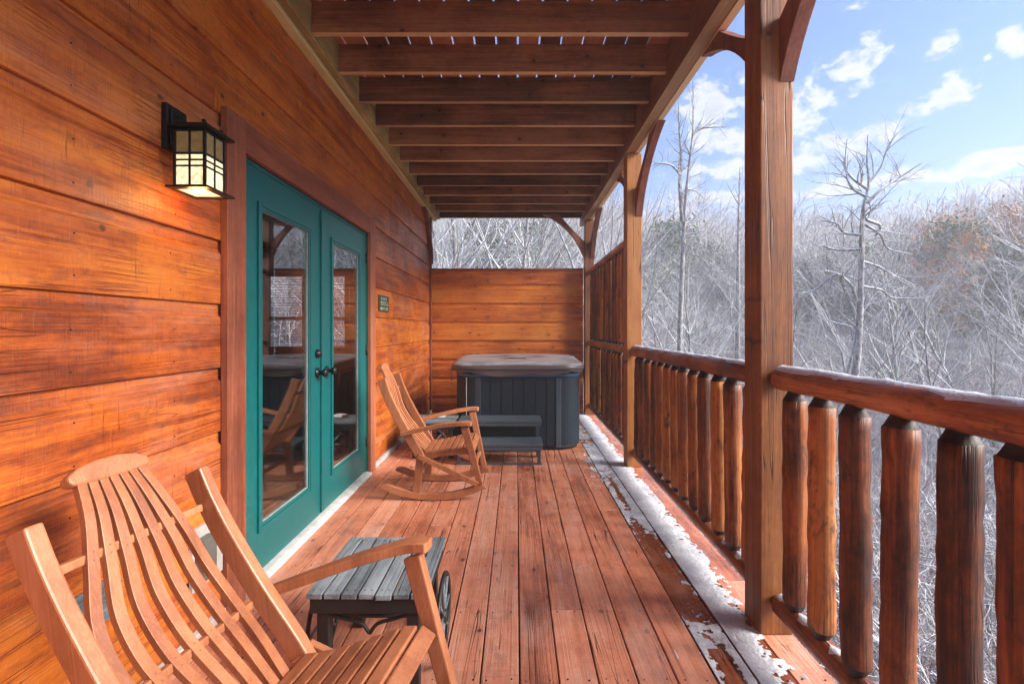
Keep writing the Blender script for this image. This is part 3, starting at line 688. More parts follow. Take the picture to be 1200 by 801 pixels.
# ---- snow on the deck boards
def snow_sheet(x0, x1, y0, y1, f, st=.005):
    nx = int((x1-x0)/st)+1; ny = int((y1-y0)/st)+1
    X, Y = np.meshgrid(np.linspace(x0, x1, nx), np.linspace(y0, y1, ny), indexing='ij')
    m_ = f(X, Y); keep = m_ > 0
    Z = .0005+np.clip(m_, -.2, .5)*.016*(.45+1.1*fbm(X*30, Y*30, 3)); Z = np.minimum(Z, .0045)
    idx = -np.ones((nx, ny), int); fs = []; vs = []
    cell = keep[:-1, :-1] & keep[1:, :-1] & keep[1:, 1:] & keep[:-1, 1:]
    need = np.zeros((nx, ny), bool)
    need[:-1, :-1] |= cell; need[1:, :-1] |= cell; need[1:, 1:] |= cell; need[:-1, 1:] |= cell
    idx[need] = np.arange(need.sum()); vs = np.stack([X[need], Y[need], Z[need]], 1)
    ii, jj = np.nonzero(cell)
    fs = np.stack([idx[ii, jj], idx[ii+1, jj], idx[ii+1, jj+1], idx[ii, jj+1]], 1)
    return vs.tolist(), fs.tolist()
def ss(a, b_, x): t = np.clip((x-a)/(b_-a), 0, 1); return t*t*(3-2*t)
def f_outer(X, Y):
    n_ = fbm(X*9, Y*9, 4); n2 = fbm(X*30+5, Y*30, 3)
    e = 1.075-.045*ss(2.6, 1.7, Y)+(n_-.5)*.10+(n2-.5)*.04
    n3_ = fbm(X*45+5, Y*45, 3)
    return np.minimum((e-X)*5, .55+0*X)+(n3_-.5)*.55+(n2-.5)*.4-.35*ss(.62, .74, n_)*ss(3.2, 2.2, Y)
def f_inner(X, Y):
    n_ = fbm(X*7+3, Y*4, 4); n2 = fbm(X*34+5, Y*34, 3)
    cover = 1.1*ss(2.75, 3.3, Y)-.45*ss(4.6, 5.4, Y)+.95*(1-ss(1.95, 2.12, Y))
    hole = np.exp(-(((Y-1.72)/.17)**2+((X-.80)/.035)**2))*1.7+np.exp(-(((Y-3.55)/.45)**2+((X-.80)/.022)**2))*1.0
    gap = np.exp(-(((Y-2.7)/.5)**2+((X-.86)/.03)**2))*.5
    return (cover-hole+gap-.5+(n_-.5)*1.1+(n2-.5)*1.2+(fbm(X*60+1, Y*60, 2)-.5)*.9)*.6
def f_fleck(X, Y):
    n2 = fbm(X*22+9, Y*11+3, 4)
    band = np.exp(-((Y-4.35)/.55)**2)*ss(.60, .70, X)*1.0+.30*np.exp(-((Y-1.9)/.5)**2)*ss(.64, .72, X)
    return (band*.30+n2-.80)*2.0
VS = []; FS = []
for (a, b_, f) in ((P0+DP*6+.005, P0+DP*7+.05, f_outer), (P0+DP*5+.004, P0+DP*6-.004, f_inner), (P0+DP*4+.004, P0+DP*5-.004, f_fleck)):
    v_, f_ = snow_sheet(a, b_, -.4, 6.95, f); o_ = len(VS); VS += v_; FS += [[i+o_ for i in q] for q in f_]
d = MB(); d.add(VS, FS, 0, 0, True); o = d.build('snow', 'snow'); tag(o, 'thin crusty snow strip lying on the deck boards along the railing', kind='stuff')

# ================================================================== OBJECTS
# ---- wall lantern
def lantern():
    bx_ = Vector((XW, 1.75, 1.78))
    t = thing('wall_lantern', 'black box lantern with lit seeded glass fixed to the siding beside the doors', 'lantern', bx_)
    d = MB(); d.box((.001, -.052, .165), (.022, .052, .335)); d.box((.022, -.038, .18), (.030, .038, .32))
    d.build('back_plate', 'black', t, bevel=.002)
    d = MB(); d.beam((.03, 0, .285), (.085, 0, .252), .022, .018); d.box((.028, -.012, .20), (.050, .012, .30)); d.build('arm', 'black', t, bevel=.002)
    x0, x1, y0, y1, z0, z1 = .050, .168, -.059, .059, .022, .236
    d = MB(); p = .009
    for x in (x0, x1-p):
        for y in (y0, y1-p): d.box((x, y, z0), (x+p, y+p, z1))
    # rails and muntins on every side
    for (zz, hh) in ((z0, .008), (.096, .006), (.118, .006), (.141, .008), (z1-.010, .010)):
        for y in (y0, y1-p): d.box((x0+p, y+.001, zz), (x1-p, y+p-.001, zz+hh))
        for x in (x0, x1-p): d.box((x+.001, y0+p, zz), (x+p-.001, y1-p, zz+hh))
    xm, ym = (x0+x1)/2, 0
    spans = [(z0+.008, .096), (.102, .118), (.124, .141), (.149, z1-.010)]
    for a, b_ in spans:
        for y in (y0, y1-p): d.box((xm-.0035, y+.0015, a), (xm+.0035, y+p-.0015, b_))
        for x in (x0, x1-p): d.box((x+.0015, ym-.0035, a), (x+p-.0015, ym+.0035, b_))
    d.build('cage', 'black', t)
    d = MB(); q = .024
    d.box((x0-.012, y0-q, z1+.001), (x1+q, y1+q, z1+.009)); d.box((x0+.008, y0+.008, z1+.010), (x1-.008, y1-.008, z1+.026))
    for x in (x0+.004, x1-.016):
        for y in (y0+.004, y1-.016): d.box((x, y, z1+.0265), (x+.012, y+.012, z1+.036))
    d.build('roof_plate', 'black', t, bevel=.001)
    d = MB(); zb = z0-.009
    for lo, hi in (((x0-.012, y0-q, zb), (x1+q, y0+.006, zb+.008)), ((x0-.012, y1-.006, zb), (x1+q, y1+q, zb+.008)), ((x0-.012, y0+.006, zb), (x0+.006, y1-.006, zb+.008)), ((x1-.006, y0+.006, zb), (x1+q, y1-.006, zb+.008))): d.box(lo, hi)
    d.build('bottom_plate', 'black', t, bevel=.001)
    d = MB(); d.box((x0+.008, y0+.008, zb+.003), (x1-.008, y1-.008, zb+.006)); d.build('bottom_glass', 'lampglass', t)
    d = MB(); e = .005
    d.box((x0+e, y0+e, z0+.008), (x1-e, y0+e+.001, .145)); d.box((x0+e, y1-e-.001, z0+.008), (x1-e, y1-e, .145))
    d.box((x0+e, y0+e+.001, z0+.008), (x0+e+.001, y1-e-.001, .145)); d.box((x1-e-.001, y0+e+.001, z0+.008), (x1-e, y1-e-.001, .145))
    d.build('glass', 'lampglass', t)
    d = MB()
    d.box((x0+e, y0+e, .1455), (x1-e, y0+e+.001, z1-.01)); d.box((x0+e, y1-e-.001, .1455), (x1-e, y1-e, z1-.01))
    d.box((x0+e, y0+e+.001, .1455), (x0+e+.001, y1-e-.001, z1-.01)); d.box((x1-e-.001, y0+e+.001, .1455), (x1-e, y1-e-.001, z1-.01))
    d.build('glass', 'lampglass_top', t)
    L = bpy.data.lights.new('lantern_light', 'POINT'); L.energy = .32; L.color = (1, .5, .14); L.shadow_soft_size = .03
    lo = bpy.data.objects.new('lantern_light', L); C.objects.link(lo); lo.parent = t; lo.location = (.10, 0, -.012)
lantern()

# ---- little sign beside the doors
t = thing('wall_sign', 'small dark green notice with pale lettering on the siding past the doors', 'sign', (XW, 4.535, 1.525))
d = MB(); d.box((.001, -.165, -.078), (.010, .165, .078)); d.build('sign_board', 'signg', t, bevel=.002)
rs = random.Random(5)
d = MB()
def textrow(d, y0, y1, z, h):
    y = y0
    while y < y1:
        w_ = h*rs.uniform(.35, .7)
        d.box((.0103, y, z-h/2), (.0115, y+w_*.28, z+h/2))
        if rs.random() < .75: d.box((.0103, y+w_*.28, z+rs.choice((-.5, .3, -.1))*h), (.0115, y+w_*.8, z+rs.choice((-.5, .3, -.1))*h+h*.2) if False else (.0115, y+w_*.8, z+h*.5))
        y += w_+h*.22
        if rs.random() < .18: y += h*.5
textrow(d, -.10, .09, .045, .026); d.build('lettering', 'signw', t)
d = MB(); textrow(d, -.13, .12, .012, .013); d.build('lettering', 'signt', t)
d = MB(); textrow(d, -.12, .13, -.010, .013); d.build('lettering', 'signt', t)
d = MB(); textrow(d, -.12, .12, -.050, .030); d.build('lettering', 'signt', t)

# ---- outlet box and vent low on the wall behind the near chair
t = thing('outlet_box', 'grey weatherproof outlet on a pale plate low on the siding beside the door trim', 'outlet', (XW, 1.935, .345))
d = MB(); d.box((.001, -.095, -.125), (.018, .095, .125)); d.build('mounting_plate', 'outlet', t, bevel=.003)
d = MB(); d.box((.019, -.085, -.085), (.06, -.005, .085)); d.build('outlet_cover', 'outlet_dark', t, bevel=.008)
t = thing('wall_vent', 'pale blue grey louvred vent low on the siding behind the near rocking chair', 'vent', (XW, 1.43, .42))
d = MB(); d.box((.001, -.08, -.065), (.008, .08, .065)); d.build('vent_plate', 'table', t, bevel=.002)
d = MB()
for i in range(4): d.beam((.016, -.075, -.045+.03*i), (.016, .075, -.045+.03*i), .026, .004, side=(1, 0, -1.2), rnd=i*.2)
d.build('louvre', 'table', t)

# ---- rocking chairs
def make_chair(label):
    t = thing('rocking_chair', label, 'chair', group='slatted wooden rocking chairs on the porch')
    RR = .9; V = .215
    for s_ in (-1, 1):
        poly = []
        A = [-.455+.91*i/24 for i in range(25)]
        for a in A: poly.append((RR*math.sin(a), RR-RR*math.cos(a)))
        th = .050
        for a in A[::-1]:
            e = min(1, (abs(abs(a)-.455))/.05); tt = th*(.45+.55*e)
            poly.append(((RR-tt)*math.sin(a), RR-(RR-tt)*math.cos(a)))
        d = MB(); d.prism(poly, 1, s_*V-.018, s_*V+.018, rnd=R.random()); d.build('rocker', 'chair', t, bevel=.004)
        d = MB(); d.sweep([(-.125, s_*V, .048), (-.098, s_*V, .335)], [.034, .034], [.058, .052], rnd=R.random()); d.build('leg', 'chair', t, bevel=.004)
        d = MB(); d.sweep([(.352, s_*(V+.001), .108), (.30, s_*(V+.038), .33), (.243, s_*(V+.086), .562)], [.034]*3, [.042, .048, .056], rnd=R.random()); d.build('leg', 'chair', t, bevel=.005)
        ar = catmull([(-.235, s_*(V+.030), .498), (-.10, s_*(V+.044), .530), (.08, s_*(V+.066), .570), (.20, s_*(V+.090), .586), (.255, s_*(V+.094), .590), (.285, s_*(V+.094), .588), (.297, s_*(V+.094), .587)], 4)
        W_ = [lerp(.036, .062, min(1, i/16)) for i in range(len(ar))]; W_[-1] = .030; W_[-2] = .046; W_[-3] = .056
        d = MB(); d.sweep(ar, W_, [.028]*len(ar), rnd=R.random()); d.build('arm', 'chair', t, bevel=.006)
        pp = catmull([(-.088, s_*V, .300), (-.125, s_*V, .375), (-.212, s_*V, .520), (-.298, s_*V, .680), (-.352, s_*V, .800), (-.386, s_*V, .900)], 5)
        d = MB(); d.sweep(pp, [.036]*len(pp), [.062]*len(pp), rnd=R.random()); d.build('back_post', 'chair', t, bevel=.005)
        d = MB(); d.sweep([(-.105, s_*(V+.033), .335), (.335, s_*(V+.033), .125)], [.022]*2, [.036]*2, rnd=R.random()); d.build('brace', 'chair', t, bevel=.003)
        d = MB(); d.sweep([(-.10, s_*.180, .318), (.08, s_*.180, .345), (.285, s_*.180, .360)], [.026]*3, [.050]*3, rnd=R.random()); d.build('seat_rail', 'chair', t, bevel=.003)
    base = [(-.424, .955, .074), (-.384, .868, .093), (-.350, .760, .122), (-.318, .640, .148), (-.252, .525, .156), (-.168, .430, .142), (-.090, .350, .118), (-.060, .325, .108)]
    for j in range(7):
        q = (j-3)/3
        pth = catmull([(u, q*v, z) for u, z, v in base], 5)
        d = MB(); d.sweep(pth, [lerp(.0205, .0265, min(1, i_/12)) for i_ in range(len(pth))], [.019]*len(pth), rnd=R.random())
        for zq in (.800, .782, .505, .487):
            i_ = min(range(len(pth)-1), key=lambda q_: abs(pth[q_][2]-zq)); a_, b_ = Vector(pth[i_]), Vector(pth[min(i_+1, len(pth)-1)])
            td = (b_-a_).normalized(); c_ = a_+td*((a_.z-zq)/max(.2, -td.z)); nn = Vector((-td.z, 0, td.x)).normalized()
            if nn.x < 0: nn = -nn
            d.tube([c_+nn*.006, c_+nn*.0098], .0034, n=8, mi=1)
        d.build('back_slat', ['chair', 'plug'], t, bevel=.003)
    out_ = [(-.102, .0), (-.100, .014), (-.072, .030), (-.030, .039), (.030, .039), (.072, .030), (.100, .014), (.102, 0), (.093, -.012), (.045, -.016), (-.045, -.016), (-.093, -.012)]
    mt = Matrix.Translation((-.430, 0, .962)) @ Matrix.Rotation(rad(-20), 4, 'Y')
    d = MB(); d.prism([(v, z) for v, z in out_], 0, -.017, .017, mat=mt, rnd=R.random()); d.build('crest_rail', 'chair', t, bevel=.006)
    for (u, z, hw, dd) in ((-.368, .790, V-.019, .0), (-.236, .495, V-.019, .0)):
        d = MB(); d.sweep([(u-dd*.2, -hw, z), (u-dd*.2, hw, z)], [.022]*2, [.020]*2, side=(0, 0, 1), rnd=R.random()); d.build('back_rung', 'chair', t, bevel=.004)
    sp = catmull([(-.075, 0, .346), (.01, 0, .352), (.11, 0, .370), (.21, 0, .392), (.270, 0, .396)], 8)
    L = [0]
    for a, b_ in zip(sp, sp[1:]): L.append(L[-1]+math.dist(a, b_))
    ns = 7
    for j in range(ns):
        s0 = L[-1]*(j+.5)/ns
        i = max(k_ for k_ in range(len(L)) if L[k_] <= s0); i = min(i, len(sp)-2)
        a, b_ = Vector(sp[i]), Vector(sp[i+1]); c = a.lerp(b_, (s0-L[i])/max(1e-6, L[i+1]-L[i])); tdir = (b_-a).normalized()
        hw = lerp(.190, .228, j/ns)
        d = MB(); d.sweep([(c.x, -hw, c.z), (c.x, hw, c.z)], [L[-1]/ns-.009]*2, [.017]*2, side=tdir, rnd=R.random()); d.build('seat_slat', 'chair', t, bevel=.004)
    d = MB(); d.sweep([(.292, -.228, .381), (.292, .228, .381)], [.048]*2, [.018]*2, side=(-1, 0, .75), rnd=R.random()); d.build('seat_slat', 'chair', t, bevel=.005)
    d = MB(); d.sweep([(-.108, -V+.018, .19), (-.108, V-.018, .19)], [.03]*2, [.022]*2, side=(0, 0, 1)); d.build('stretcher', 'chair', t, bevel=.004)
    pa = [(.315, v, .235+.03*math.cos(v/.2*PI/2)) for v in np.linspace(-.2, .2, 11)]
    d = MB(); d.sweep(pa, [.034]*11, [.022]*11, side=(0, 0, 1)); d.build('stretcher', 'chair', t, bevel=.004)
    return t
def place_rocker(t, x, y, th, r):
    RR = .9
    t.rotation_euler = Euler((0, -r, th), 'XYZ')
    Cc = Vector((x, y, RR)); t.location = Cc-Euler((0, -r, th), 'XYZ').to_matrix() @ Vector((0, 0, RR))
    t.location.z += .003
ch = make_chair('slatted wooden rocking chair beside the grey cart table in front of the doors')
place_rocker(ch, -.648, 1.135, -.185, .147)
ch2 = copy_tree(ch, (0, 0, 0), (0, 0, 0), 'slatted wooden rocking chair standing between the doors and the hot tub')
place_rocker(ch2, -.62, 3.66, 0.0, 0.0)

# ---- cart tables with wheels
def make_table(label):
    t = thing('wagon_table', label, 'table', group='weathered cart tables with spoked wheels')
    W_, D_, H_ = .424, .44, .36; n_ = 7; sw = W_/n_
    d = MB()
    for i in range(n_):
        x0 = -W_/2+i*sw; e = R.uniform(-.004, .004)
        d.box((x0+.004, -D_/2+e, H_-.018), (x0+sw-.004, D_/2+e, H_+R.uniform(-.001, .001)), rnd=R.random())
        for yy in (-D_/2+.03, D_/2-.03):
            for q in (.3, .7): d.prism([(x0+sw*q+.003*math.cos(a*PI/3), yy+.003*math.sin(a*PI/3)) for a in range(6)], 2, H_-.004, H_+.0015, mi=1)
    d.build('tabletop', ['table', 'table_dark'], t, bevel=.002)
    d = MB(); a, b_ = W_/2-.012, D_/2-.012
    d.box((-a, -b_, H_-.073), (a, -b_+.02, H_-.019)); d.box((-a, b_-.02, H_-.073), (a, b_, H_-.019)); d.box((-a, -b_+.02, H_-.073), (-a+.02, b_-.02, H_-.019)); d.box((a-.02, -b_+.02, H_-.073), (a, b_-.02, H_-.019))
    d.build('apron', 'table_dark', t, bevel=.002)
    for x in (-1, 1):
        for y in (-1, 1):
            d = MB(); cx_, cy_ = x*(a-.042), y*(b_-.030); d.box((cx_-.021, cy_-.021, .001), (cx_+.021, cy_+.021, H_-.019)); d.build('leg', 'table_dark', t, bevel=.003)
    for y in (-1, 1):
        for x in (-1, 1):
            d = MB(); d.tube(catmull([(x*(a-.03), y*(b_-.03), H_-.075), (x*.10, y*(b_-.03), .255), (x*.03, y*(b_-.03), .235), (x*.001, y*(b_-.03), .20)], 4), .0065, n=8); d.build('brace', 'table_dark', t)
    for x in (-1, 1):
        xc = x*(W_/2+.022); zc = .152; rw = .150
        d = MB(); d.tube([(xc, rw*math.cos(2*PI*i/40), zc+rw*math.sin(2*PI*i/40)) for i in range(41)], .0085, n=8, flat=(1, 1), caps=False, up=(1, 0, 0))
        whl = d.build('wheel', 'grey_wood' if False else 'table_dark', t)
        d = MB(); d.tube([(xc-x*.020, 0, zc), (xc+x*.014, 0, zc)], .024, n=16); d.build('hub', 'table_dark', whl)
        d = MB()
        for i in range(8):
            an = 2*PI*i/8; d.tube([(xc, .022*math.cos(an), zc+.022*math.sin(an)), (xc, (rw-.006)*math.cos(an), zc+(rw-.006)*math.sin(an))], .006, n=8)
        d.build('spoke', 'table', whl)
    d = MB(); d.tube([(-W_/2-.02, 0, .152), (W_/2+.02, 0, .152)], .008, n=8); d.build('axle', 'table_dark', t)
    return t
tb = make_table('weathered grey cart table with dark wheels beside the near rocking chair')
tb.location = (-.521, 1.815, 0)
tb2 = copy_tree(tb, (-.83, 4.74, 0), (0, 0, rad(90)), 'weathered cart table in the corner between hot tub and siding')
t = MB(); t.box((-.055, -.06, 0), (.055, .06, .012), rnd=.3); t.box((-.05, -.058, .0125), (.056, .05, .022), rnd=.6)
o = t.build('folded_towel', 'paper', bevel=.005); o.location = (-.80, 4.83, .3625); o.rotation_euler = (0, 0, .2); tag(o, 'small folded white cloth lying on the cart table by the hot tub', 'towel')

# ---- hot tub
def rrect(x0, x1, y0, y1, r, n=10, plank=0, groove=.009, bulge=0):
    pts = []
    for (cx_, cy_, a0) in ((x1-r, y0+r, -90), (x1-r, y1-r, 0), (x0+r, y1-r, 90), (x0+r, y0+r, 180)):
        for i in range(n+1):
            a = rad(a0+90*i/n); pts.append((cx_+r*math.cos(a), cy_+r*math.sin(a)))
    if plank:
        o = []
        for i, p in enumerate(pts):
            q = pts[(i+1) % len(pts)]; o.append(p); L = math.dist(p, q)
            if L > .3:
                nn = round(L/plank); dx_, dy_ = (q[0]-p[0])/L, (q[1]-p[1])/L; nx_, ny_ = dy_, -dx_
                for j in range(1, nn):
                    t = L*j/nn
                    for e, g_ in ((-.004, 0), (-.0025, groove), (.0025, groove), (.004, 0)):
                        o.append((p[0]+dx_*(t+e)-nx_*g_, p[1]+dy_*(t+e)-ny_*g_))
        pts = o
    return pts
TX0, TX1, TY0, TY1 = -.655, .695, 4.85, 6.72
tub = thing('hot_tub', 'slate panelled hot tub with a frosted brown cover', 'hot tub', ((TX0+TX1)/2, (TY0+TY1)/2, 0)); tbv = tub.location.copy()
d = MB(); d.prism(rrect(TX0, TX1, TY0, TY1, .26, plank=.122), 2, .045, .770); child(d.build('cabinet', 'tub'), tub, tbv)
d = MB(); d.prism(rrect(TX0+.02, TX1-.02, TY0+.02, TY1-.02, .25), 2, .001, .044); child(d.build('base', 'black'), tub, tbv)
for (cx_, cy_, a0) in ((TX1-.30, TY0+.30, -86), (TX0+.30, TY0+.30, 184)):
    pts = [(cx_+.308*math.cos(rad(a0+82*i/10)), cy_+.308*math.sin(rad(a0+82*i/10))) for i in range(11)]
    pts += [(cx_+.22*math.cos(rad(a0+82*i/10)), cy_+.22*math.sin(rad(a0+82*i/10))) for i in range(10, -1, -1)]
    d = MB(); d.prism(pts, 2, .03, .765, smooth=False); child(d.build('corner_panel', 'tub2', bevel=.004), tub, tbv)
d = MB(); d.prism(rrect(TX0-.012, TX1+.012, TY0-.012, TY1+.012, .28), 2, .771, .812); child(d.build('shell_lip', 'tublip', bevel=.012), tub, tbv)
d = MB(); d.box((-.527, TY0-.006, .05), (-.521, TY0-.0005, .768)); child(d.build('edge_trim', 'white'), tub, tbv)
# cover: rounded slab, raised along the fold, with a hanging skirt
cx0, cx1, cy0, cy1 = TX0-.05, TX1+.04, TY0-.045, TY1+.03
ring = rrect(cx0, cx1, cy0, cy1, .26, n=12)
dn = []
for i, p in enumerate(ring):
    q = ring[(i+1) % len(ring)]; L = math.dist(p, q); nn = max(1, round(L/.05))
    for j in range(nn): dn.append((lerp(p[0], q[0], j/nn), lerp(p[1], q[1], j/nn)))
ymid = (cy0+cy1)/2; xm_ = (cx0+cx1)/2
def ctop(x, y): return .918+.032*(1-abs(y-ymid)/(cy1-ymid))-.010*abs((x-xm_)/.7)**2+(float(fbm(x*4+9, y*4, 3))-.5)*.014
levels = [(1.0, 'skirt'), (1.006, 'low'), (1.0, 'edge'), (.975, 't1'), (.9, 't2'), (.75, 't3'), (.5, 't4'), (.25, 't5'), (.02, 't6')]
vs = []; n_ = len(dn)
for s_, kd in levels:
    for i, (x, y) in enumerate(dn):
        X = xm_+(x-xm_)*s_; Y = ymid+(y-ymid)*s_
        if kd == 'skirt': z = .822+.012*math.sin(i*.23)+.012*math.sin(i*.61+1)-(.02 if y < 4.9 and abs(x-.05) < .5 else 0)
        elif kd == 'low': z = .868+.003*math.sin(i*.5)
        elif kd == 'edge': z = ctop(X, Y)-.022
        elif kd == 't1': z = ctop(X, Y)-.005
        else: z = ctop(X, Y)
        w_ = (1.0+(.006*math.sin(i*.9) if kd == 'skirt' else 0))
        vs.append((xm_+(X-xm_)*w_, ymid+(Y-ymid)*w_, z))
fs = [(a*n_+i, a*n_+(i+1) % n_, (a+1)*n_+(i+1) % n_, (a+1)*n_+i) for a in range(len(levels)-1) for i in range(n_)]
fs.append(tuple((len(levels)-1)*n_+i for i in range(n_)))
d = MB(); d.add(vs, fs, 0, 0, True); cv = child(d.build('cover', 'cover'), tub, tbv)
d = MB(); d.sweep([(cx0+.02, cy0-.010, .858), (xm_, cy0-.012, .852), (cx1-.02, cy0-.010, .858)], [.006]*3, [.008]*3, side=(0, 0, 1)); o = d.build('piping', 'black'); o.parent = cv
for (x, y, l_) in ((cx0-.004, TY0+.20, .20), (cx1+.002, TY0+.18, .22), (cx1-.10, cy0+.02, .02)):
    if l_ < .1: continue
    d = MB(); d.sweep([(x, y, .86), (x-.006, y-.01, .80), (x+.006, y-.004, .86-l_)], [.03]*3, [.004]*3); o = d.build('strap', 'strap' if x < 0 else 'black'); o.parent = cv
d = MB(); d.box((xm_-.10, ymid-.45, .9375), (xm_+.10, ymid-.42, .942)); o = d.build('handle', 'black'); o.parent = cv

# ---- steps in front of the tub
sx0, sx1 = -.575, .250
st = thing('spa_steps', 'two tread grey plastic steps pushed against the hot tub', 'steps', ((sx0+sx1)/2, 4.58, 0)); sb = st.location.copy()
for (y0, y1, z) in ((4.325, 4.625, .200), (4.56, 4.835, .375)):
    d = MB(); d.box((sx0, y0, z-.028), (sx1, y1, z)); d.box((sx0+.004, y0+.004, z-.062), (sx1-.004, y0+.02, z-.0285)); child(d.build('tread', 'step', bevel=.004), st, sb)
for x in (sx0+.02, sx1-.05):
    d = MB(); d.box((x, 4.335, .012), (x+.03, 4.36, .17)); d.box((x, 4.58, .012), (x+.03, 4.61, .171)); d.box((x, 4.61, .012), (x+.03, 4.635, .346)); d.box((x, 4.79, .012), (x+.03, 4.82, .346))
    child(d.build('leg', 'tub2', bevel=.002), st, sb)
d = MB(); d.box((sx0+.01, 4.333, .001), (sx1-.01, 4.362, .0115)); d.box((sx0+.01, 4.79, .001), (sx1-.01, 4.822, .0115)); child(d.build('foot_bar', 'step'), st, sb)
d = MB(); d.box((sx0+.05, 4.60, .205), (sx1-.055, 4.606, .345)); child(d.build('riser', 'black'), st, sb)

# ================================================================== TREES
def segs_mesh(name, segs, sides, mats, extra=None, smooth=True):
    S = np.array([(*a, *b_, r0, r1) for a, b_, r0, r1 in segs]); p0 = S[:, :3]; p1 = S[:, 3:6]
    t = p1-p0; t /= np.linalg.norm(t, axis=1, keepdims=True)+1e-9
    ref = np.where(np.abs(t[:, 2:3]) > .9, [[1., 0, 0]], [[0, 0, 1.]]); a = np.cross(t, ref); a /= np.linalg.norm(a, axis=1, keepdims=True)+1e-9; b_ = np.cross(t, a)
    an = np.arange(sides)*2*PI/sides; ring = a[:, None]*np.cos(an)[None, :, None]+b_[:, None]*np.sin(an)[None, :, None]
    v0 = p0[:, None]+ring*S[:, 6][:, None, None]; v1 = p1[:, None]+ring*S[:, 7][:, None, None]
    V = np.concatenate([v0, v1], 1).reshape(-1, 3); m_ = len(S); base = np.arange(m_)[:, None]*2*sides; j = np.arange(sides)[None]; j2 = (j+1) % sides
    F = np.stack([base+j, base+j2, base+sides+j2, base+sides+j], -1).reshape(-1, 4)
    mi = np.zeros(len(F), int)
    if extra is not None:
        EV, EF = extra; F = np.concatenate([F, EF+len(V)]); V = np.concatenate([V, EV]); mi = np.concatenate([mi, np.ones(len(EF), int)])
    me = bpy.data.meshes.new(name); me.vertices.add(len(V)); me.vertices.foreach_set('co', V.ravel())
    me.loops.add(F.size); me.loops.foreach_set('vertex_index', F.ravel()); me.polygons.add(len(F))
    me.polygons.foreach_set('loop_start', np.arange(len(F))*4); me.polygons.foreach_set('loop_total', np.full(len(F), 4))
    for q in mats: me.materials.append(M[q])
    me.polygons.foreach_set('material_index', mi); me.polygons.foreach_set('use_smooth', np.full(len(F), smooth))
    me.update(calc_edges=True); return me

def branch(rs, p, dr, L, r, lvl, maxl, out, wob=.16, up=.02, kids_=(5, 5, 4), first=.2, taper=.8, spread=(.5, 1.0), ratio=(.35, .62)):
    n_ = (11, 7, 5, 3)[lvl]; sl_ = L/n_; q = np.array(p, float); dd = np.array(dr, float)
    nk = kids_[lvl] if lvl < len(kids_) else 0
    ks = sorted(rs.uniform(first, .97) for _ in range(nk)) if lvl < maxl else []
    ki = 0
    for i in range(n_):
        dd = dd+np.array([rs.gauss(0, wob), rs.gauss(0, wob), rs.gauss(0, wob*.7)+up]); dd /= np.linalg.norm(dd)
        q2 = q+dd*sl_; f0 = 1-taper*i/n_; f1 = 1-taper*(i+1)/n_
        out[min(lvl, 1)].append((tuple(q), tuple(q2), r*f0, r*f1))
        while ki < len(ks) and ks[ki] <= (i+1)/n_:
            t = ks[ki]; ki += 1; pt = q+(q2-q)*(t*n_-i)
            ax = np.array([rs.gauss(0, 1) for _ in range(3)]); ax -= dd*ax.dot(dd); ax /= np.linalg.norm(ax)
            sp = rs.uniform(*spread); nd = dd*math.cos(sp)+ax*math.sin(sp)
            branch(rs, pt, nd, L*rs.uniform(*ratio)*(1.15-.6*t), r*(1-taper*t)*rs.uniform(.4, .62), lvl+1, maxl, out, wob*1.15, up, kids_, .15, .85, spread, ratio)
        q = q2

def leaf_quads(rs, pts, n_, rsize, spread):
    V = []; F = []
    P = np.array([pts[rs.randrange(len(pts))] for _ in range(n_)]); rg = np.random.RandomState(rs.randrange(9999))
    c = P+rg.normal(0, spread, (n_, 3)); a = rg.normal(0, 1, (n_, 3)); a /= np.linalg.norm(a, axis=1, keepdims=True)
    b_ = np.cross(a, rg.normal(0, 1, (n_, 3))); b_ /= np.linalg.norm(b_, axis=1, keepdims=True); s_ = rg.uniform(.6, 1.3, (n_, 1))*rsize
    V = np.stack([c-a*s_-b_*s_*.4, c+a*s_-b_*s_*.4, c+a*s_+b_*s_*.4, c-a*s_+b_*s_*.4], 1).reshape(-1, 3)
    return V, np.arange(n_*4).reshape(-1, 4)

protos = {}
def proto_tree(key, seed, H, r0, kids_, maxl, barkm='bark', leaves=None, lean=.05, first=.25, **kw):
    rs = random.Random(seed); out = ([], [])
    branch(rs, (0, 0, -.5), (rs.uniform(-lean, lean), rs.uniform(-lean, lean), 1), H, r0, 0, maxl, out, wob=kw.pop('wob', .07), up=.03, kids_=kids_, first=first, taper=.93, **kw)
    tm = segs_mesh(key+'_trunk', out[0], 7, [barkm])
    ex = None; mats = [barkm]
    if leaves:
        tips = [s_[1] for s_ in out[1][len(out[1])//6:]]; ex = leaf_quads(rs, tips, leaves[0], leaves[1], leaves[2]); mats = [barkm, leaves[3]]
    cm = segs_mesh(key+'_crown', out[1], 3, mats, ex)
    protos[key] = (tm, cm)
def conifer(key, seed, H):
    rs = random.Random(seed); out = ([((0, 0, -.5), (0, 0, H*.5), .12, .07), ((0, 0, H*.5), (0, 0, H), .07, .01)], [])
    pts = []
    for i in range(150):
        t = rs.uniform(.12, .99); z = H*t; L = (1-t)*H*.24*rs.uniform(.6, 1.1)+.15; an = rs.uniform(0, 2*PI)
        e = (L*math.cos(an), L*math.sin(an), z-L*.25+rs.uniform(-.1, .1)); out[1].append(((0, 0, z), e, .018, .004))
        for q in range(int(6+L*10)): f = rs.uniform(.25, 1); pts.append((e[0]*f, e[1]*f, lerp(z, e[2], f)))
    ex = leaf_quads(rs, pts, 5200, .09, .09)
    protos[key] = (segs_mesh(key+'_trunk', out[0], 7, ['bark']), segs_mesh(key+'_crown', out[1], 3, ['bark', 'evergreen'], ex))
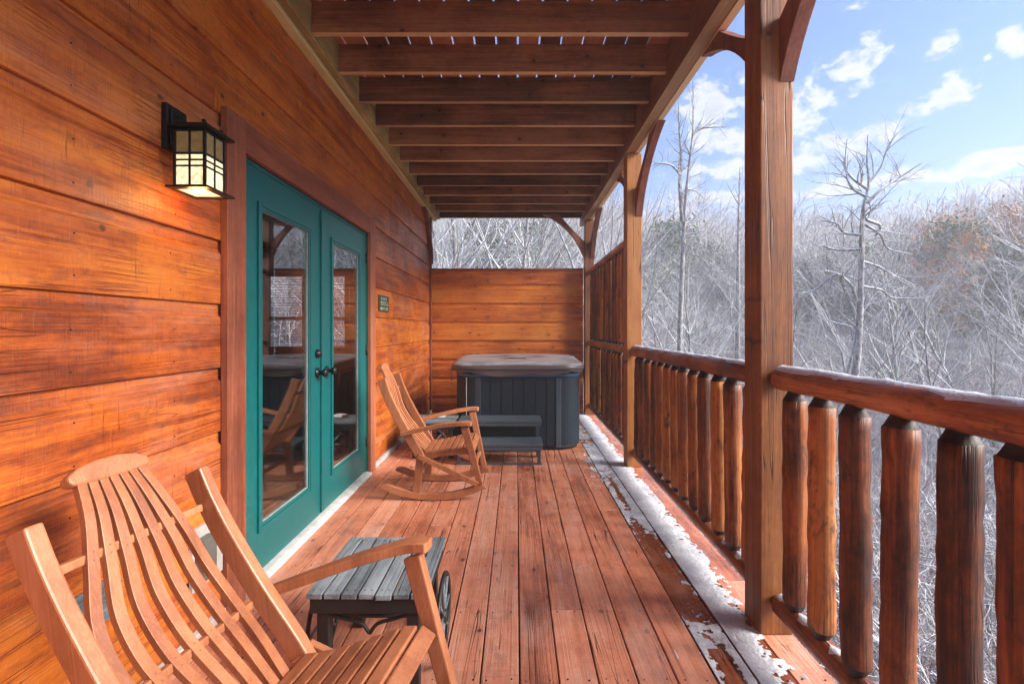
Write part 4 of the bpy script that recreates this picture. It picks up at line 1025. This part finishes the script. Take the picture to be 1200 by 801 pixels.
for i in range(4): proto_tree(f'bare{i}', 20+i, 10.5+i*1.2, .12+.015*i, (20, 7, 5), 3, spread=(.5, 1.05))
for i in range(2): proto_tree(f'thin{i}', 40+i, 9+i*2, .06, (18, 5, 4), 3, spread=(.35, .75), ratio=(.2, .4))
for i in range(2): proto_tree(f'redtwig{i}', 50+i, 5.5+i, .045, (20, 7, 5), 3, 'bark_red', spread=(.35, .8), first=.05, lean=.25, wob=.12)
proto_tree('autumn0', 60, 10.5, .13, (20, 7, 5), 3, 'bark', leaves=(6500, .07, .22, 'autumn'))
proto_tree('green0', 61, 9.5, .12, (18, 6, 4), 3, 'bark', leaves=(5500, .07, .14, 'evergreen'))
conifer('conifer0', 70, 9); conifer('conifer1', 71, 12)

def place_tree(key, x, y, s_, rz, label, cat='tree', name=None, group='trees on the slope beyond the railing', tilt=(0, 0)):
    z = float(ground_h(x, y)); nm = name or {'bare': 'bare_tree', 'thin': 'bare_tree', 'redt': 'shrub', 'autu': 'autumn_tree', 'gree': 'evergreen_tree', 'coni': 'conifer'}[key[:4]]
    t = thing(nm, label, cat, (x, y, z), (tilt[0], tilt[1], rz), group); t.scale = (s_, s_, s_)
    for part, me in zip(('trunk', 'crown'), protos[key]):
        o = bpy.data.objects.new(part, me); C.objects.link(o); o.parent = t
    return t

# two trees with a shape of their own against the sky
def hero(name, label, lines, depth, seed, twigs, H_twig=(.5, 1.3), barkm='bark'):
    """lines: (outline points as X, Z offsets, radii) of limbs; twigs grown off them"""
    rs = random.Random(seed); x0, z0 = lines[0][0][0]
    gz_ = float(ground_h(x0, depth)); t = thing(name, label, 'tree', (x0, depth, gz_), group=None)
    T = []; out = ([], [])
    for li, (pts, r0, r1) in enumerate(lines):
        P = catmull([(x-x0, (rs.uniform(-.25, .25) if li else 0)*min(1, i_/2), z-gz_) for i_, (x, z) in enumerate(pts)], 5)
        n_ = len(P)
        for i in range(n_-1):
            a = lerp(r0, r1, i/(n_-1)); b_ = lerp(r0, r1, (i+1)/(n_-1))
            j = .02+.0; p = tuple(P[i]); q = tuple(P[i+1]); (T if li == 0 else out[1]).append((p, q, a, b_))
        for k_ in range(twigs[li]):
            i = rs.randrange(int(n_*.15), n_-1); dd = np.array(P[i+1])-np.array(P[i]); dd /= np.linalg.norm(dd)+1e-9
            ax = np.array([rs.gauss(0, 1), rs.gauss(0, 1), rs.gauss(0, .6)+.3]); ax /= np.linalg.norm(ax); nd = dd*.6+ax*.8; nd /= np.linalg.norm(nd)
            o2 = ([], []); branch(rs, P[i], nd, rs.uniform(*H_twig), min(.022, lerp(r0, r1, i/n_)*.5), 1, 3, o2, wob=.2, kids_=(5, 5, 4), up=.03); out[1].extend(o2[0]+o2[1])
    for part, me in (('trunk', segs_mesh('t', T, 9, [barkm])), ('crown', segs_mesh('c', out[1], 4, [barkm]))):
        o = bpy.data.objects.new(part, me); C.objects.link(o); o.parent = t
    return t
def at(px, py, Y): return ((px-605)/540*Y, EYE+(385-py)/540*Y)
Y1 = 12.0
L1 = [([at(1003, 640, Y1), at(1004, 540, Y1), at(1000, 470, Y1), at(1006, 400, Y1), at(1009, 330, Y1), at(1010, 270, Y1), at(1012, 243, Y1), at(1018, 215, Y1), at(1016, 190, Y1), at(1017, 158, Y1)], .115, .008),
      ([at(1011, 246, Y1), at(1016, 257, Y1), at(1026, 266, Y1), at(1035, 274, Y1)], .05, .03),
      ([at(1016, 238, Y1), at(1032, 222, Y1), at(1056, 208, Y1), at(1078, 192, Y1)], .05, .01),
      ([at(1017, 222, Y1), at(1000, 208, Y1), at(996, 190, Y1), at(998, 160, Y1)], .045, .01),
      ([at(1014, 230, Y1), at(1000, 220, Y1), at(985, 210, Y1), at(970, 205, Y1)], .04, .01),
      ([at(1018, 215, Y1), at(1032, 195, Y1), at(1040, 172, Y1), at(1048, 158, Y1)], .035, .008),
      ([at(1009, 275, Y1), at(990, 272, Y1), at(975, 264, Y1), at(962, 258, Y1)], .05, .012),
      ([at(1012, 262, Y1), at(1030, 275, Y1), at(1046, 290, Y1), at(1060, 300, Y1)], .04, .012),
      ([at(1007, 292, Y1), at(985, 292, Y1), at(970, 286, Y1), at(958, 286, Y1)], .04, .012),
      ([at(1004, 352, Y1), at(994, 335, Y1), at(978, 322, Y1), at(962, 318, Y1)], .05, .015),
      ([at(1002, 368, Y1), at(990, 335, Y1), at(975, 322, Y1), at(960, 338, Y1), at(940, 345, Y1)], .055, .015),
      ([at(1007, 335, Y1), at(1030, 340, Y1), at(1055, 348, Y1), at(1078, 350, Y1)], .035, .01),
      ([at(1006, 305, Y1), at(1030, 312, Y1), at(1048, 320, Y1), at(1070, 335, Y1)], .035, .01)]
hero('bare_tree', 'crooked bare tree whose crown stands alone against the sky beyond the near railing', L1, Y1, 5, [24, 1, 12, 12, 9, 10, 12, 9, 9, 8, 9, 9, 9])
Y2 = 15.0
L2 = [([at(795, 470, Y2), at(797, 380, Y2), at(800, 300, Y2), at(803, 240, Y2), at(808, 190, Y2), at(812, 150, Y2), at(812, 95, Y2)], .095, .01),
      ([at(800, 260, Y2), at(797, 220, Y2), at(799, 180, Y2), at(798, 150, Y2), at(793, 120, Y2)], .075, .01),
      ([at(812, 158, Y2), at(822, 150, Y2), at(838, 150, Y2), at(848, 152, Y2)], .035, .012),
      ([at(797, 205, Y2), at(785, 195, Y2), at(772, 192, Y2), at(764, 194, Y2)], .04, .012),
      ([at(806, 222, Y2), at(815, 224, Y2), at(828, 232, Y2)], .03, .01),
      ([at(812, 158, Y2), at(822, 140, Y2), at(830, 118, Y2)], .02, .006)]
hero('bare_tree', 'tall pale twin stemmed bare tree standing between the two nearest posts', L2, Y2, 8, [34, 22, 8, 8, 5, 5], (.4, 1.0))
Y3 = 24.0
L3 = [([at(864, 420, Y3), at(865, 340, Y3), at(865, 280, Y3), at(866, 240, Y3), at(867, 196, Y3)], .13, .012), ([at(866, 240, Y3), at(858, 226, Y3), at(852, 214, Y3)], .03, .01)]
hero('bare_tree', 'slender spire of a bare tree just beside the nearest post', L3, Y3, 9, [46, 3], (.3, 1.1))

rg = random.Random(11); n_t = 0
where = ['near the porch', 'farther down the slope', 'on the rising hillside']
LB = {'bare': 'frosted spreading leafless tree', 'thin': 'slim upright leafless tree', 'redt': 'reddish twiggy shrub', 'autu': 'tree holding russet leaves', 'gree': 'frosted green leaved tree', 'coni': 'snow dusted conifer'}
GR_ = {'bare': 'frosted bare trees', 'thin': 'slim bare trees', 'redt': 'reddish shrubs', 'autu': 'russet leaved trees', 'gree': 'green leaved trees', 'coni': 'conifers'}
placed = []
def try_tree(key, r_, azd, s_, mind=1.2):
    a = rad(azd); x = r_*math.sin(a); y = r_*math.cos(a)
    if x < 3.2 and y < 10.5 and x > -8: return False
    if x < 3.4 and y < 8 : return False
    for (u, v) in placed:
        if (u-x)**2+(v-y)**2 < mind**2: return False
    placed.append((x, y)); k4 = key[:4]
    ad = math.degrees(math.atan2(x, y))
    bay = 'above the end wall' if ad < 8.5 else 'beyond the tall log screen' if ad < 13.5 else 'between the two nearest posts' if ad < 26.5 else 'above the nearest railing'
    dep = 'by the porch' if r_ < 13 else 'on midslope' if r_ < 30 else 'near the ridge'
    place_tree(key, x, y, s_, rg.uniform(0, 6.28), LB[k4]+' '+bay+', '+dep, 'shrub' if k4 == 'redt' else 'tree', group=GR_[k4]+' '+bay+' '+dep, tilt=(rg.uniform(-.06, .06), rg.uniform(-.06, .06)))
    return True
n_ = 0
while n_ < 24:   # thicket near the porch, low enough to leave the sky open
    az_ = rg.uniform(8, 58); r_ = rg.uniform(7.5, 16)
    if try_tree(rg.choice(['redtwig0', 'redtwig1', 'thin0']), r_, az_, rg.uniform(.7, 1.0)*(.62 if r_ < 10 else .8), .9): n_ += 1
n_ = 0
while n_ < 90:
    az_ = rg.uniform(-6, 58); r_ = rg.uniform(16, 48)
    top = (math.tan(rad(8.8 if az_ > 12 else 20))*r_+1.28-float(ground_h(r_*math.sin(rad(az_)), r_*math.cos(rad(az_)))))
    key = rg.choice(['bare0', 'bare1', 'bare2', 'bare3', 'thin0', 'thin1', 'redtwig1', 'bare1'])
    if rg.random() < .06: key = rg.choice(['green0', 'conifer0'])
    hp = {'bare0': 11, 'bare1': 12, 'bare2': 13, 'bare3': 14, 'thin0': 9, 'thin1': 11, 'redtwig1': 6.5, 'green0': 10, 'conifer0': 9}[key]
    s_ = min(rg.uniform(.8, 1.15), top/hp)
    if s_ < .35: continue
    if try_tree(key, r_, az_, s_, 1.6): n_ += 1
n_ = 0
while n_ < 14:   # wood straight behind the porch end
    az_ = rg.uniform(-28, 12); r_ = rg.uniform(13, 30)
    if try_tree(rg.choice(['bare0', 'bare2', 'bare3', 'thin1', 'thin0']), r_, az_, rg.uniform(.8, 1.15), 1.5): n_ += 1
for (az_, r_, s_) in ((45.0, 58, .75), (47.6, 50, .7)): try_tree('autumn0', r_, az_, s_, .5)
for (az_, r_, s_, k_) in ((37, 70, .9, 'green0'), (41, 78, .8, 'conifer0'), (-2.8, 26, .75, 'green0'), (2.2, 30, .7, 'conifer0'), (33, 72, .8, 'green0'), (47, 60, .7, 'conifer1'), (16, 60, .8, 'green0')): try_tree(k_, r_, az_, s_, .5)

by_label = {}
for o in list(C.objects):
    if o.parent is None and 'group' in o and o.name.split('.')[0] in ('bare_tree', 'shrub', 'autumn_tree', 'evergreen_tree', 'conifer'): by_label.setdefault(o['label'], []).append(o)
for lb, os_ in by_label.items():
    if 2 <= len(os_) <= 8:
        os_.sort(key=lambda q: math.atan2(q.location.x, q.location.y))
        for q, w_ in zip(os_, ['nearest the cabin', 'second from the cabin', 'third from the cabin', 'fourth from the cabin', 'fifth from the cabin', 'sixth from the cabin', 'seventh from the cabin', 'eighth from the cabin']):
            q['label'] = lb+', '+w_
# far wood and undergrowth: masses nobody could count
def scatter(name, label, keys, P, sc, mat_='bark_far'):
    col = bpy.data.collections.new(name+'_kinds')
    for k_ in keys:
        tm, cm = protos[k_]
        o = bpy.data.objects.new(k_+'_a', cm); col.objects.link(o)
    P = np.array(P); me = bpy.data.meshes.new(name); me.from_pydata(P.tolist(), [], [])
    rg2 = np.random.RandomState(4)
    a = me.attributes.new('sc', 'FLOAT', 'POINT'); a.data.foreach_set('value', np.array(sc, np.float32))
    a = me.attributes.new('rz', 'FLOAT', 'POINT'); a.data.foreach_set('value', rg2.uniform(0, 6.28, len(P)).astype(np.float32))
    a = me.attributes.new('ix', 'INT', 'POINT'); a.data.foreach_set('value', rg2.randint(0, len(keys), len(P)).astype(np.int32))
    o = bpy.data.objects.new(name, me); C.objects.link(o); tag(o, label, kind='stuff')
    ng = bpy.data.node_groups.new(name, 'GeometryNodeTree'); ng.interface.new_socket('Geometry', in_out='INPUT', socket_type='NodeSocketGeometry'); ng.interface.new_socket('Geometry', in_out='OUTPUT', socket_type='NodeSocketGeometry')
    gi = ng.nodes.new('NodeGroupInput'); go = ng.nodes.new('NodeGroupOutput'); ip = ng.nodes.new('GeometryNodeInstanceOnPoints'); ci = ng.nodes.new('GeometryNodeCollectionInfo')
    ci.inputs[0].default_value = col; ci.inputs['Separate Children'].default_value = True; ci.inputs['Reset Children'].default_value = True; ip.inputs['Pick Instance'].default_value = True
    def na_(n, ty): q = ng.nodes.new('GeometryNodeInputNamedAttribute'); q.data_type = ty; q.inputs[0].default_value = n; return q.outputs[0]
    cx = ng.nodes.new('ShaderNodeCombineXYZ'); L = ng.links
    L.new(na_('rz', 'FLOAT'), cx.inputs[2]); L.new(gi.outputs[0], ip.inputs['Points']); L.new(ci.outputs[0], ip.inputs['Instance'])
    L.new(na_('ix', 'INT'), ip.inputs['Instance Index']); L.new(cx.outputs[0], ip.inputs['Rotation']); L.new(na_('sc', 'FLOAT'), ip.inputs['Scale']); L.new(ip.outputs[0], go.inputs[0])
    o.modifiers.new('scatter', 'NODES').node_group = ng
    return o
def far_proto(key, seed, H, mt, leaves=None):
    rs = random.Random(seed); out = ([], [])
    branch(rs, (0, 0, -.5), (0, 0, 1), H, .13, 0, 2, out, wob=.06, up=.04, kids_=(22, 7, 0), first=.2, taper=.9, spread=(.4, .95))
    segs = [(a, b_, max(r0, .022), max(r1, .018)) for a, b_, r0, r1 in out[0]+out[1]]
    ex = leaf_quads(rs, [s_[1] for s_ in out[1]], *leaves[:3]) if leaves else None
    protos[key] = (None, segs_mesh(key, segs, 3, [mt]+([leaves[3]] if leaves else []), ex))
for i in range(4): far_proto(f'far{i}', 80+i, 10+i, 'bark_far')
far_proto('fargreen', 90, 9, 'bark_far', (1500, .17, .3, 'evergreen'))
far_proto('farrust', 91, 9, 'bark_far', (1500, .17, .3, 'autumn'))
P = []; S = []; rg3 = random.Random(21)
while len(P) < 2600:
    az_ = rad(rg3.uniform(-40, 62)); r_ = math.sqrt(rg3.uniform(42**2, 150**2)); x, y = r_*math.sin(az_), r_*math.cos(az_)
    P.append((x, y, float(ground_h(x, y)))); S.append(rg3.uniform(.65, 1.05))
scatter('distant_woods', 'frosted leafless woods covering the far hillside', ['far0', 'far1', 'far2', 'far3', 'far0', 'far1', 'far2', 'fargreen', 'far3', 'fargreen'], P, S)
P = []; S = []
while len(P) < 60:
    az_ = rad(rg3.gauss(46, 3.2)); r_ = rg3.uniform(40, 95); x, y = r_*math.sin(az_), r_*math.cos(az_); P.append((x, y, float(ground_h(x, y)))); S.append(rg3.uniform(.7, 1.0))
scatter('russet_woods', 'patch of far woods still in russet and gold leaf', ['farrust', 'farrust', 'fargreen'], P, S)
# the air between: even pale haze round everything
zs = [v[2] for v in vs_ter]
hm = bpy.data.materials.new('haze'); hm.use_nodes = True; hk = N(hm.node_tree); hk.n.remove(hk.n['Principled BSDF'])
pv = hk.n.new('ShaderNodeVolumePrincipled'); pv.inputs['Density'].default_value = .0047; pv.inputs['Color'].default_value = (.95, .94, .95, 1); pv.inputs['Anisotropy'].default_value = .2
hk.l.new(pv.outputs[0], hk.n['Material Output'].inputs['Volume'])
hb = MB(); hb.box((-2600, -2600, min(zs)-1), (2600, 2600, max(zs)+14)); hz_ = hb.build('haze', hm); tag(hz_, 'thin pale winter haze in the valley air', kind='stuff')
# undergrowth: brush
for i in range(4):
    rs = random.Random(100+i); out = ([], [])
    for q in range(13):
        a = rs.uniform(0, 2*PI); o_ = rs.uniform(0, .5)
        branch(rs, (o_*math.cos(a), o_*math.sin(a), -.05), (rs.gauss(0, .55), rs.gauss(0, .55), 1), rs.uniform(.8, 2.1), .011, 1, 3, out, wob=.2, up=-.015, kids_=(5, 6, 4), first=.1, spread=(.35, 1.0))
    protos[f'brush{i}'] = (None, segs_mesh(f'brush{i}', [(a, b_, max(r0, .0035), max(r1, .003)) for a, b_, r0, r1 in out[0]+out[1]], 3, ['bark_red' if i % 2 else 'bark']))
P = []; S = []
while len(P) < 1500:
    az_ = rad(rg3.uniform(-8, 78)); r_ = rg3.uniform(3.4, 38)**1.0; x, y = r_*math.sin(az_), r_*math.cos(az_)
    if x < 2.2 and y < 10: continue
    if rg3.random() > min(1, .35+r_/20): continue
    P.append((x, y, float(ground_h(x, y)))); S.append(rg3.uniform(.6, 1.25)*(1+r_/45))
scatter('undergrowth', 'tangled snow dusted brush covering the slope below the railing', [f'brush{i}' for i in range(4)], P, S)
